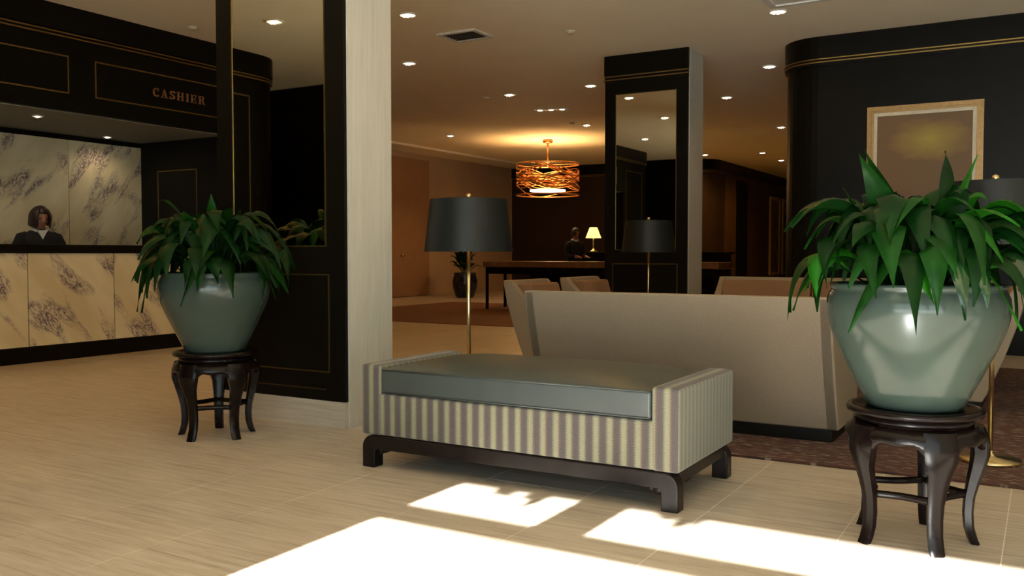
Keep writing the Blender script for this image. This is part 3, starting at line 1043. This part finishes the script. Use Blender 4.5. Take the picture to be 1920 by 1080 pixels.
# ------------------------------------------------------------------ plant stands
def stand(loc, label, rz):
    t = thing('plant_stand', label, 'plant stand', loc, rz, 'round ebony plant stands')
    TOP = 0.512
    MB().lathe([(0.0, TOP - 0.03), (0.215, TOP - 0.03), (0.228, TOP - 0.022), (0.243, TOP - 0.020), (0.247, TOP - 0.008), (0.241, TOP + 0.002),
                (0.205, TOP + 0.004), (0.20, TOP), (0.0, TOP)], 48).build('top', M['ebony'], t, True)
    MB().lathe([(0.195, TOP - 0.055), (0.205, TOP - 0.055), (0.213, TOP - 0.045), (0.209, TOP - 0.030), (0.195, TOP - 0.028)], 48, close=True).build('waist', M['ebony'], t, True)
    # scalloped bulging apron
    n = 100
    vs, fs = [], []
    prof = [(0.216, -0.056), (0.240, -0.075), (0.250, -0.100), (0.247, None)]
    for k in range(n):
        a = 2 * PI * k / n
        ph = (k * 5 / n) % 1.0   # 0 at a leg
        s = abs(math.sin(PI * ph))
        low = TOP - 0.165 + 0.045 * s ** 0.8 + 0.012 * math.sin(3 * PI * s)
        rows = [(0.205, TOP - 0.056), (0.222, TOP - 0.058), (0.243, TOP - 0.078), (0.250, TOP - 0.102), (0.247, low + 0.006), (0.235, low), (0.222, low + 0.008), (0.212, TOP - 0.09)]
        for r, z in rows:
            vs.append((r * math.cos(a), r * math.sin(a), z))
    R = 8
    for k in range(n):
        k2 = (k + 1) % n
        for j in range(R):
            j2 = (j + 1) % R
            fs.append((k * R + j, k * R + j2, k2 * R + j2, k2 * R + j))
    MB().add(vs, fs).build('apron', M['ebony'], t, True)
    # cabriole legs
    spine = [(0.222, 0.452, 0.060), (0.238, 0.400, 0.064), (0.242, 0.350, 0.060), (0.234, 0.300, 0.052), (0.220, 0.240, 0.043), (0.208, 0.180, 0.037),
             (0.204, 0.120, 0.035), (0.208, 0.065, 0.034), (0.220, 0.022, 0.034), (0.230, 0.0, 0.033)]
    lm = None
    for k in range(5):
        a = 2 * PI * k / 5
        if lm is None:
            vs, fs = [], []
            for i, (r, z, w) in enumerate(spine):
                d = w * 0.72
                ww = w * (0.82 if i > 2 else 1.0)
                for (dr, dt) in ((d, -ww * 0.55), (d, ww * 0.55), (d * 0.5, ww), (-d * 0.7, ww * 0.8), (-d, 0), (-d * 0.7, -ww * 0.8), (d * 0.5, -ww)):
                    vs.append((r - 0.012 + dr * 0.75, dt, z))
            q = 7
            for i in range(len(spine) - 1):
                for j in range(q):
                    j2 = (j + 1) % q
                    fs.append((i * q + j, i * q + j2, (i + 1) * q + j2, (i + 1) * q + j))
            fs.append(tuple(range(q))); fs.append(tuple((len(spine) - 1) * q + j for j in range(q)))
            o = MB().add(vs, fs).build('leg', M['ebony'], t, True)
            e = o.modifiers.new('es', 'EDGE_SPLIT'); e.split_angle = math.radians(60)
            lm = o.data
        else:
            o = bpy.data.objects.new('leg', lm)
            COL.objects.link(o)
            o.parent = t
            e = o.modifiers.new('es', 'EDGE_SPLIT'); e.split_angle = math.radians(60)
        o.rotation_euler = (0, 0, a)
    # ring of bowed stretchers
    sm = None
    for k in range(5):
        a0, a1 = 0, 2 * PI / 5
        pts = []
        for i in range(9):
            u = i / 8
            p = Vector((0.192 * math.cos(a0), 0.192 * math.sin(a0), 0)).lerp(Vector((0.192 * math.cos(a1), 0.192 * math.sin(a1), 0)), u)
            p *= 1 - 0.12 * math.sin(PI * u)
            pts.append((p.x, p.y, 0.188))
        if sm is None:
            o = MB().tube(pts, 0.013, 8, flat=1.1).build('stretcher', M['ebony'], t, True)
            sm = o.data
        else:
            o = bpy.data.objects.new('stretcher', sm); COL.objects.link(o); o.parent = t
        o.rotation_euler = (0, 0, 2 * PI * k / 5)
    return t

RP = (-0.425, 3.775, 0.0)
LP = (-4.315, 3.79, 0.0)
stand(RP, 'black lacquer plant stand under the large pot at the right', math.radians(11))
stand(LP, 'black lacquer plant stand under the pot in front of the near pillar', math.radians(-10))


# ------------------------------------------------------------------ potted plants
def leaf(parent, p0, p1, p2, w, mat, petiole=0.28, twist=0.0, fold=0.18, n=17):
    p0, p1, p2 = Vector(p0), Vector(p1), Vector(p2)
    vs, fs = [], []
    c = 4
    for i in range(n + 1):
        t = i / n
        p = p0 * (1 - t) ** 2 + p1 * (2 * t * (1 - t)) + p2 * t * t
        tg = ((p1 - p0) * (2 * (1 - t)) + (p2 - p1) * (2 * t)).normalized()
        out = Vector((p2.x - p0.x, p2.y - p0.y, 0))
        if out.length < 1e-4: out = Vector((1, 0, 0))
        out.normalize()
        side = Vector((-out.y, out.x, 0))
        nrm = side.cross(tg).normalized()
        if nrm.length < .5: nrm = Vector((0, 0, 1))
        if twist:
            rm = Matrix.Rotation(twist, 3, tg)
            side = rm @ side
            nrm = rm @ nrm
        if t < petiole:
            hw = 0.004
        else:
            s = (t - petiole) / (1 - petiole)
            hw = 0.004 * (1 - s) + w * 0.5 * max(0.0, math.sin(PI * s ** 0.80)) ** 1.15
            if i == n: hw = 0.0008
        wave = 0.006 * math.sin(9 * t + p0.x * 40) * (1 if t > petiole else 0)
        for k in range(c + 1):
            u = -1 + 2 * k / c
            vs.append(p + side * (u * hw) + nrm * (-(fold * hw) * (1 - abs(u)) * 1.4 + wave * u))
    for i in range(n):
        for k in range(c):
            a = i * (c + 1) + k
            fs.append((a, a + 1, a + c + 2, a + c + 1))
    return MB().add(vs, fs).build('leaf', mat, parent, True)


POT_Z = 0.5145
POT_PROF = [(0.0, 0.0), (0.170, 0.0), (0.178, 0.012), (0.196, 0.05), (0.236, 0.13), (0.278, 0.22), (0.308, 0.29), (0.322, 0.345), (0.326, 0.385),
            (0.322, 0.418), (0.312, 0.440), (0.306, 0.450), (0.312, 0.458), (0.313, 0.468), (0.305, 0.473), (0.290, 0.470), (0.285, 0.455), (0.290, 0.40), (0.0, 0.40)]


def potted(loc, label, seed, hero, nleaf, tones=(0, 0, 0, 0, 1, 1, 1, 2)):
    t = thing('potted_plant', label, 'potted plant', (loc[0], loc[1], POT_Z), 0, 'leafy plants in celadon pots')
    # smooth profile resample
    MB().lathe(POT_PROF, 64).build('pot', M['celadon'], t, True)
    MB().lathe([(0.0, 0.425), (0.15, 0.428), (0.288, 0.42), (0.288, 0.40)], 32).build('soil', M['soil'], t, True)
    rnd = random.Random(seed)
    for h in hero:
        leaf(t, *h)
    for k in range(nleaf):
        a = 2 * PI * (k * 0.381966) + rnd.uniform(-0.25, 0.25)
        lev = (k + 0.5) / nleaf
        r0 = rnd.uniform(0.02, 0.16)
        base = (r0 * math.cos(a), r0 * math.sin(a), 0.42)
        reach = rnd.uniform(0.30, 0.50) if lev < 0.80 else rnd.uniform(0.14, 0.30)
        cr = 0.52
        if lev < 0.30:          # low drooping skirt
            reach = rnd.uniform(0.39, 0.50)
            cr = 0.80
            apex, tip = rnd.uniform(0.24, 0.38), rnd.uniform(-0.17, 0.0)
        elif lev < 0.80:        # arching middle
            apex, tip = rnd.uniform(0.34, 0.60), rnd.uniform(0.0, 0.24)
        else:                   # upright crown
            apex, tip = rnd.uniform(0.30, 0.46), rnd.uniform(0.22, 0.40)
        a2 = a + rnd.uniform(-0.5, 0.5)
        ctl = (cr * reach * math.cos(a) + base[0] * .5, cr * reach * math.sin(a) + base[1] * .5, 0.46 + apex)
        tipp = (reach * math.cos(a2), reach * math.sin(a2), 0.46 + tip)
        mat = M['leaf'][rnd.choice(tones)]
        leaf(t, base, ctl, tipp, rnd.uniform(0.07, 0.115), mat, rnd.uniform(0.22, 0.36), rnd.uniform(-0.35, 0.35), rnd.uniform(0.15, 0.4))
    return t

# camera-aligned directions in plan, used to set a few leaves where the photograph shows them
RGT = Vector((0.8616, 0.5075))
FWD = Vector((-0.5075, 0.8616))
def loc3(r, f, z):
    p = RGT * r + FWD * f
    return (p.x, p.y, z)

LF = M['leaf']
hero_r = [
    (loc3(-.03, 0, .42), loc3(-.06, 0, .66), loc3(-.245, -.04, .965), 0.105, LF[1], .30, 0.9, .15),
    (loc3(-.02, 0, .42), loc3(-.05, .02, .66), loc3(-.20, .02, .99), 0.09, LF[1], .30, 0.9, .15),
    (loc3(.0, -.05, .42), loc3(.06, -.10, .68), loc3(.175, -.10, .95), 0.045, LF[2], .25, 1.1, .3),
    (loc3(-.08, -.05, .42), loc3(-.30, -.10, .84), loc3(-.42, -.08, .42), 0.10, LF[0], .3, .2, .2),
    (loc3(-.06, -.08, .42), loc3(-.20, -.20, .80), loc3(-.34, -.22, .46), 0.11, LF[1], .3, .1, .2),
    (loc3(-.02, -.12, .42), loc3(-.02, -.36, .76), loc3(-.03, -.44, .36), 0.085, LF[3], .3, .0, .2),
    (loc3(.02, -.12, .42), loc3(.06, -.36, .72), loc3(.05, -.43, .40), 0.085, LF[3], .3, -.2, .2),
    (loc3(.08, -.10, .42), loc3(.24, -.34, .80), loc3(.27, -.40, .27), 0.105, LF[3], .3, .0, .2),
    (loc3(.10, -.06, .42), loc3(.22, -.24, .86), loc3(.335, -.30, .44), 0.125, LF[1], .3, .1, .2),
    (loc3(.10, -.04, .42), loc3(.30, -.20, .80), loc3(.36, -.26, .34), 0.09, LF[3], .3, .1, .2),
    (loc3(.10, .0, .42), loc3(.28, .0, .98), loc3(.48, -.02, .66), 0.095, LF[0], .3, .2, .2),
    (loc3(.06, .02, .42), loc3(.16, .05, .84), loc3(.14, .08, .985), 0.06, LF[0], .3, 1.2, .2),
    (loc3(-.10, .0, .42), loc3(-.28, .0, .90), loc3(-.43, .0, .60), 0.10, LF[1], .3, .2, .2),
]
potted(RP, 'large celadon pot of glossy green leaves on a black stand at the right', 7, hero_r, 125)
hero_l = [
    (loc3(.0, 0, .42), loc3(.0, -.02, .70), loc3(.0, -.04, .94), 0.10, LF[1], .3, 0.9, .2),
    (loc3(-.05, 0, .42), loc3(-.20, 0, .95), loc3(-.33, 0, .90), 0.05, LF[1], .3, 0.3, .2),
    (loc3(-.08, -.05, .42), loc3(-.36, -.10, .78), loc3(-.42, -.12, .24), 0.11, LF[0], .3, .2, .2),
    (loc3(-.06, -.05, .42), loc3(-.30, -.15, .76), loc3(-.36, -.20, .24), 0.10, LF[0], .3, .2, .2),
    (loc3(.0, -.10, .42), loc3(.06, -.36, .74), loc3(.04, -.42, .36), 0.09, LF[1], .3, .0, .2),
    (loc3(.0, -.10, .42), loc3(.0, -.36, .70), loc3(-.03, -.42, .39), 0.085, LF[0], .3, .0, .2),
]
potted(LP, 'celadon pot of dark green leaves on a black stand before the near pillar', 21, hero_l, 115, (0, 0, 0, 0, 0, 1))


# ------------------------------------------------------------------ framed painting on the dark wall
pt = thing('framed_painting', 'large gilt framed abstract painting on the dark wall behind the plant', 'painting', (-1.195, 11.098, 1.85))
hw, hh = 0.595, 0.915
def ring(name, a, b, d0, d1, mat, parent):
    # mitred frame between half-sizes a (outer) and b (inner)
    for (k, sx) in enumerate(((1, 0), (0, 1), (-1, 0), (0, -1))):
        (ow, oh), (iw, ih) = a, b
        if sx[0]:
            s = sx[0]
            poly = [(s * ow, -oh), (s * ow, oh), (s * iw, ih), (s * iw, -ih)]
        else:
            s = sx[1]
            poly = [(-ow, s * oh), (ow, s * oh), (iw, s * ih), (-iw, s * ih)]
        ar = sum(poly[i][0] * poly[(i + 1) % 4][1] - poly[(i + 1) % 4][0] * poly[i][1] for i in range(4))
        if ar < 0: poly = poly[::-1]
        MB().prism(poly, 'y', -d1, -d0).build(name, mat, parent)
ring('frame', (hw, hh), (hw - 0.045, hh - 0.045), 0.0, 0.05, M['giltframe'], pt)
ring('frame', (hw - 0.045, hh - 0.045), (hw - 0.070, hh - 0.070), 0.0, 0.038, M['giltframe'], pt)
ring('mount', (hw - 0.070, hh - 0.070), (hw - 0.108, hh - 0.108), 0.0, 0.03, M['mount'], pt)
MB().box(-hw + 0.108, hw - 0.108, -0.018, 0, -hh + 0.108, hh - 0.108).build('canvas', M['paint'], pt)

for (ya, yb, lab) in ((29.35, 30.6, 'tall gilt framed print on the corridor wall'), (30.95, 32.2, 'second gilt framed print, deeper along the corridor wall')):
    f = thing('framed_print', lab, 'picture', (-7.686, (ya + yb) / 2, 1.66))
    h2, w2 = 1.27, (yb - ya) / 2
    for (a, b, c, d) in ((-w2, w2, h2 - 0.1, h2), (-w2, w2, -h2, -h2 + 0.1), (-w2, -w2 + 0.1, -h2 + 0.1, h2 - 0.1), (w2 - 0.1, w2, -h2 + 0.1, h2 - 0.1)):
        MB().box(0, 0.05, a, b, c, d).build('frame', M['gilt_print'], f)
    MB().box(0, 0.02, -w2 + 0.1, w2 - 0.1, -h2 + 0.1, h2 - 0.1).build('print', M['print'], f)

# ------------------------------------------------------------------ far desk, credenza, table lamp, jar, pendant
dk = thing('desk', 'long walnut desk on slender legs under the woven pendant', 'desk', (-7.15, 15.45, 0))
MB().box(-2.37, 2.37, -0.42, 0.42, 0.83, 0.945).build('desk_top', M['desk'], dk, bevel=0.01)
MB().box(-2.30, 2.30, -0.36, 0.36, 0.70, 0.83).build('apron', M['lacquer'], dk)
MB().box(-1.7, 2.1, 0.30, 0.34, 0.10, 0.70).build('modesty_panel', M['lacquer'], dk)
for sx in (-2.33, 2.26):
    for sy in (-0.38, 0.31):
        MB().prism([(sx, sy), (sx + 0.045, sy), (sx + 0.045, sy + 0.045), (sx, sy + 0.045)], 'z', 0.0103, 0.83).build('leg', M['lacquer'], dk)
cr = thing('credenza', 'black credenza behind the long desk', 'cabinet', (-7.45, 18.45, 0))
MB().box(-1.88, 1.86, -0.24, 0.24, 1.08, 1.13).build('top', M['lacquer'], cr, bevel=0.004)
MB().box(-1.80, 1.78, -0.20, 0.22, 0.0, 1.08).build('body', M['lacquer'], cr)
for k in range(4):
    d = MB().box(-1.79 + k * 0.892, -1.79 + k * 0.892 + 0.88, -0.22, -0.2, 0.08, 1.06).build('door', M['lacquer'], cr)
    MB().ball((-1.79 + k * 0.892 + 0.8, -0.235, 0.62), 0.018, 8).build('knob', M['brass'], d, True)

tl = thing('table_lamp', 'small lit table lamp with cream conical shade behind the desk', 'lamp', (-8.70, 18.35, 1.13))
MB().lathe([(0, 0), (0.09, 0), (0.09, 0.02), (0.03, 0.05), (0.018, 0.10), (0.026, 0.18), (0.015, 0.26), (0.02, 0.30), (0.012, 0.34), (0.0, 0.36)], 20).build('base', M['brass'], tl, True)
MB().lathe([(0.175, 0.31), (0.085, 0.545), (0.082, 0.545), (0.172, 0.31)], 28, close=True).build('lamp_shade', M['lit_shade'], tl, True)
def point(name, parent, loc, w, col, size):
    ld = bpy.data.lights.new(name, 'POINT'); ld.energy = w; ld.color = col; ld.shadow_soft_size = size
    lo = bpy.data.objects.new(name, ld); COL.objects.link(lo); lo.location = loc; lo.parent = parent
point('table_lamp_bulb', tl, (0, 0, 0.42), 6, (1.0, 0.66, 0.28), 0.03)

pj = thing('potted_shrub', 'dark glazed jar with a leafy shrub against the far pale wall', 'potted plant', (-12.42, 18.78, 0))
MB().lathe([(0, 0), (0.20, 0), (0.24, 0.06), (0.30, 0.25), (0.31, 0.42), (0.27, 0.56), (0.28, 0.62), (0.24, 0.62), (0.22, 0.52), (0, 0.52)], 28).build('pot', M['jar'], pj, True)
rnd = random.Random(5)
for k in range(34):
    a = k * 2.4
    r = rnd.uniform(0.15, 0.42)
    z = rnd.uniform(0.75, 1.15)
    leaf(pj, (0.05 * math.cos(a), 0.05 * math.sin(a), 0.52), (0.6 * r * math.cos(a), 0.6 * r * math.sin(a), z + 0.15), (r * math.cos(a), r * math.sin(a), z), 0.11, M['leaf'][0], .3, .2, .2, 6)

PX, PY = -9.65, 17.96
pn = thing('pendant_lamp', 'glowing drum pendant of woven copper strips over the desk', 'pendant', (PX, PY, 0))
MB().lathe([(0, CEIL - 0.07), (0.10, CEIL - 0.07), (0.115, CEIL - 0.05), (0.115, CEIL), (0, CEIL)], 24).build('canopy', M['copper'], pn, True)
MB().lathe([(0.018, 3.05), (0.018, CEIL - 0.05)], 10).build('rod', M['copper'], pn, True)
PR, PZ0, PZ1 = 0.705, 2.40, 3.09
for z in (PZ0, PZ1):
    MB().tube([(PR * math.cos(2 * PI * k / 48), PR * math.sin(2 * PI * k / 48), z) for k in range(48)], 0.018, 6, True).build('hoop', M['copper'], pn, True)
for k in range(3):
    a = k * 2 * PI / 3 + 0.4
    MB().tube([(0, 0, PZ1), (PR * math.cos(a), PR * math.sin(a), PZ1)], 0.01, 6).build('spoke', M['copper'], pn)
rnd = random.Random(11)
vari = []
for q in range(8):
    pts = []
    p1_, p2_ = rnd.uniform(0, 6.28), rnd.uniform(0, 6.28)
    a1_, a2_ = rnd.uniform(0.07, 0.17), rnd.uniform(0.02, 0.09)
    for k in range(64):
        th = 2 * PI * k / 64
        rr = PR - 0.012 * (q % 3)
        pts.append((rr * math.cos(th), rr * math.sin(th), a1_ * math.sin(th * (1 + q % 2) + p1_) + a2_ * math.sin(3 * th + p2_)))
    vari.append(MB().tube(pts, 0.012, 5, True).build('copper_strip', M['copper'], pn, True))
meshes = [o.data for o in vari]
for i, o in enumerate(vari):
    o.location = (0, 0, PZ0 + 0.20 + 0.04 * i)
for k in range(9):
    o = bpy.data.objects.new('copper_strip', meshes[k % 8])
    COL.objects.link(o)
    o.parent = pn
    o.location = (0, 0, rnd.uniform(PZ0 + 0.17, PZ1 - 0.17))
    o.rotation_euler = (0, 0, rnd.uniform(0, 6.28))
MB().lathe([(0, PZ0 + 0.09), (0.40, PZ0 + 0.09), (0.40, PZ0 + 0.12), (0, PZ0 + 0.12)], 36).build('diffuser', M['diffuser'], pn)
point('pendant_bulb', pn, (0, 0, 2.80), 120, (1.0, 0.55, 0.18), 0.10)


# ------------------------------------------------------------------ people
def skin_mesh(name, verts, edges, radii, mat, parent, sub=2):
    me = bpy.data.meshes.new(name)
    me.from_pydata(verts, edges, [])
    o = bpy.data.objects.new(name, me)
    COL.objects.link(o)
    o.modifiers.new('skin', 'SKIN')
    for i, r in enumerate(radii):
        rr = r if isinstance(r, tuple) else (r, r)
        me.skin_vertices[0].data[i].radius = rr
        me.skin_vertices[0].data[i].use_root = (i == 0)
    s = o.modifiers.new('sub', 'SUBSURF')
    s.levels = sub
    s.render_levels = sub
    dg = bpy.context.evaluated_depsgraph_get()
    dg.update()
    ev = o.evaluated_get(dg)
    m2 = bpy.data.meshes.new_from_object(ev)
    bpy.data.objects.remove(o)
    m2.materials.clear()
    m2.materials.append(mat)
    m2.shade_smooth()
    r = bpy.data.objects.new(name, m2)
    COL.objects.link(r)
    r.parent = parent
    return r


def head_mesh(tilt):
    """head with brow, nose, jaw; faces -y; centre at origin; returns a bmesh-like MB"""
    m = MB()
    nu, nv = 28, 22
    vs, fs = [], []
    for j in range(nv + 1):
        th = PI * j / nv
        for k in range(nu):
            a = 2 * PI * k / nu
            x = math.sin(th) * math.sin(a)
            y = -math.sin(th) * math.cos(a)
            z = math.cos(th)
            jaw = 1.0 - 0.30 * max(0, -z) ** 1.3
            px, py, pz = 0.076 * x * jaw, 0.094 * y * (1 - 0.12 * max(0, -z)), 0.118 * z
            front = max(0, -y)
            nose = math.exp(-((x / 0.17) ** 2 + ((z + 0.13) / 0.22) ** 2)) * front
            py -= 0.024 * nose
            brow = math.exp(-((z - 0.17) / 0.12) ** 2) * front * math.exp(-(x / 0.6) ** 2)
            py -= 0.006 * brow
            for sx in (-1, 1):
                eye = math.exp(-(((x - sx * 0.38) / 0.2) ** 2 + ((z - 0.03) / 0.11) ** 2)) * front
                py += 0.010 * eye
            mouth = math.exp(-((x / 0.3) ** 2 + ((z + 0.50) / 0.10) ** 2)) * front
            py -= 0.005 * mouth
            chin = math.exp(-((x / 0.3) ** 2 + ((z + 0.82) / 0.15) ** 2)) * front
            py -= 0.012 * chin
            vs.append((px, py, pz))
    for j in range(nv):
        for k in range(nu):
            k2 = (k + 1) % nu
            fs.append((j * nu + k, (j + 1) * nu + k, (j + 1) * nu + k2, j * nu + k2))
    return m.add(vs, fs)


def person(loc, rz, label, head_tilt, bob=True, z_head=1.50, shirt=True):
    """standing clerk facing local -y"""
    t = thing('person', label, 'person', loc, rz)
    k = z_head / 1.50
    S = 0.165   # half shoulder
    V, E_, R_ = [], [], []
    def v(p, r, link=None):
        V.append((p[0], p[1], p[2] * k))
        R_.append(r)
        if link is not None:
            E_.append((link, len(V) - 1))
        return len(V) - 1
    pel = v((0, 0, 0.93), (0.13, 0.095))
    ab = v((0, -0.005, 1.08), (0.105, 0.078), pel)
    ch = v((0, -0.01, 1.24), (0.115, 0.085), ab)
    nk = v((0, 0.0, 1.325), (0.055, 0.05), ch)
    nk2 = v((0, -0.012, 1.41), (0.05, 0.05), nk)
    nk3 = v((0, -0.025, 1.47), (0.048, 0.05), nk2)
    hands = []
    for s in (-1, 1):
        hp = v((s * 0.09, 0, 0.84), 0.098, pel)
        kn = v((s * 0.10, -0.02, 0.48), 0.062, hp)
        an = v((s * 0.10, 0.02, 0.09), 0.042, kn)
        v((s * 0.11, -0.14, 0.035), (0.04, 0.03), an)
        sh = v((s * S * 0.95, 0.0, 1.275), 0.040, nk)
        el = v((s * (S + 0.05), -0.02, 1.04), 0.048, sh)
        wr_ = v((s * (S - 0.04), -0.24, 1.03), 0.033, el)
        pa = v((s * (S - 0.06), -0.31, 1.025), (0.040, 0.018), wr_)
        hands.append((s, pa))
        for q, (dx, ln) in enumerate(((-0.030, 0.070), (-0.010, 0.082), (0.010, 0.076), (0.030, 0.060))):
            a = v((s * (S - 0.06) + dx, -0.345, 1.022), 0.0095, pa)
            b = v((s * (S - 0.06) + dx * 1.1, -0.345 - ln * 0.55, 1.016), 0.0088, a)
            v((s * (S - 0.06) + dx * 1.1, -0.345 - ln, 1.002), 0.0078, b)
        th = v((s * (S - 0.06) - s * 0.042, -0.300, 1.020), 0.0105, pa)
        v((s * (S - 0.06) - s * 0.062, -0.335, 1.012), 0.009, th)
    skin_mesh('body', V, E_, R_, M['skin'], t)
    # jacket over torso and arms
    def cloth(name, idx, grow, mat):
        mp = {i: n for n, i in enumerate(idx)}
        vv = [V[i] for i in idx]
        ee = [(mp[a], mp[b]) for a, b in E_ if a in mp and b in mp]
        rr = [((R_[i][0] + grow, R_[i][1] + grow) if isinstance(R_[i], tuple) else R_[i] + grow) for i in idx]
        return skin_mesh(name, vv, ee, rr, mat, t)
    arms_i = []
    legs_i = []
    n0 = 6
    per = 8 + 12 + 2
    for s in range(2):
        b0 = n0 + s * per
        legs_i += [b0, b0 + 1, b0 + 2, b0 + 3]
        arms_i += [b0 + 4, b0 + 5, b0 + 6]
    jk = MB()
    rings = [(0.80, 0.180, 0.128, 0.0), (0.93, 0.172, 0.124, 0.0), (1.06, 0.146, 0.108, -0.005), (1.16, 0.160, 0.116, -0.01), (1.24, 0.180, 0.118, -0.01),
             (1.295, 0.192, 0.108, -0.005), (1.325, 0.180, 0.098, 0.0), (1.348, 0.145, 0.088, 0.0), (1.368, 0.108, 0.078, 0.0), (1.385, 0.078, 0.070, -0.005), (1.395, 0.066, 0.062, -0.008)]
    nn = 24
    jv, jf = [], []
    for (z, rx, ry, oy) in rings:
        for q in range(nn):
            a = 2 * PI * q / nn
            jv.append((rx * math.cos(a), oy + ry * math.sin(a), z * k))
    for i in range(len(rings) - 1):
        for q in range(nn):
            q2 = (q + 1) % nn
            jf.append((i * nn + q, i * nn + q2, (i + 1) * nn + q2, (i + 1) * nn + q))
    jk.add(jv, jf)
    for s_ in (-1, 1):
        pts = [(s_ * (S - 0.05), 0.0, 1.315 * k), (s_ * S, 0.0, 1.295 * k), (s_ * (S + 0.03), -0.005, 1.22 * k), (s_ * (S + 0.045), -0.01, 1.12 * k),
               (s_ * (S + 0.05), -0.025, 1.045 * k), (s_ * (S + 0.03), -0.10, 1.03 * k), (s_ * (S - 0.03), -0.225, 1.03 * k)]
        jk.tube(pts, [0.055, 0.064, 0.062, 0.058, 0.056, 0.050, 0.042], 12)
    jk.build('jacket', M['jacket'], t, True)
    cloth('trousers', [pel] + legs_i, 0.012, M['jacket'])
    # collar
    MB().tube([(0.068 * math.sin(a), -0.02 - 0.066 * math.cos(a) + 0.012, 1.392 * k - 0.030 * max(0, math.cos(a))) for a in [2 * PI * q / 20 for q in range(20)]],
              0.017, 8, True, 1.3).build('collar', M['shirt'], t, True)
    if shirt:
        MB().prism([(-0.045, 1.378 * k), (0.0, 1.275 * k), (0.045, 1.378 * k)], 'y', -0.124, -0.070).build('shirt_front', M['shirt'], t)
    # head
    hd = head_mesh(0).build('head', M['skin'], t, True, loc=(0, -0.045, z_head * k / k + 0.02))
    hd.rotation_euler = head_tilt
    for s in (-1, 1):
        MB().ball((s * 0.030, -0.079, 0.004), 0.011, 10, 1.25, 0.8, 0.7).build('eye', M['eye'], hd, True)
        MB().ball((s * 0.076, 0.005, -0.008), 0.026, 10, 0.4, 0.7, 1.1).build('ear', M['skin'], hd, True)
        MB().tube([(s * 0.015, -0.094, 0.026), (s * 0.032, -0.091, 0.030), (s * 0.048, -0.078, 0.024)], 0.0035, 6).build('eyebrow', M['hair'], hd, True)
    MB().ball((0, -0.093, -0.060), 0.02, 12, 1.1, 0.35, 0.35).build('lips', M['lips'], hd, True)
    # hair shell: open at the face
    vs, fs = [], []
    nu, nv = 30, 14
    for j in range(nv + 1):
        for q in range(nu + 1):
            u = q / nu
            a = math.radians(38 + (322 - 38) * u)       # 0 = face direction
            top = PI * 0.0
            if bob:
                drop = 2.25
            else:
                drop = 1.9
            th = drop * j / nv
            flare = 1.16 + (0.16 * min(1, j / 9) if bob else 0)
            fringe = 1.0
            x = math.sin(min(th, 1.75)) * math.sin(a)
            y = -math.sin(min(th, 1.75)) * math.cos(a)
            z = 0.118 * 1.16 * math.cos(th) if th < 1.75 else 0.118 * 1.16 * math.cos(1.75) - (th - 1.75) * 0.125
            vs.append((0.080 * flare * x, 0.098 * flare * y * 1.04 + 0.004, z))
    for j in range(nv):
        for q in range(nu):
            a_ = j * (nu + 1) + q
            fs.append((a_, a_ + nu + 1, a_ + nu + 2, a_ + 1))
    h = MB().add(vs, fs)
    # fringe over the forehead
    fv, ff = [], []
    for j in range(5):
        for q in range(13):
            a = math.radians(-40 + 80 * q / 12)
            th = 0.05 + (1.02 - 0.05) * j / 4
            fv.append((0.080 * 1.16 * math.sin(th) * math.sin(a), -0.098 * 1.18 * math.sin(th) * math.cos(a), 0.118 * 1.17 * math.cos(th)))
    for j in range(4):
        for q in range(12):
            a_ = j * 13 + q
            ff.append((a_, a_ + 13, a_ + 14, a_ + 1))
    h.add(fv, ff)
    ho = h.build('hair', M['hair'], hd, True)
    so = ho.modifiers.new('sol', 'SOLIDIFY'); so.thickness = 0.012; so.offset = -1
    return t

cashier = person((-9.86, 6.15, 0), math.radians(74), 'cashier with dark bobbed hair, navy jacket and white collar behind the counter', (math.radians(14), 0, math.radians(6)), True, 1.40)
cashier.scale = (1.10, 1.10, 1.055)
clerk = person((-8.72, 17.45, 0), math.radians(60), 'clerk in dark uniform standing behind the far desk beside the table lamp', (math.radians(5), 0, 0), False, 1.50, shirt=False)
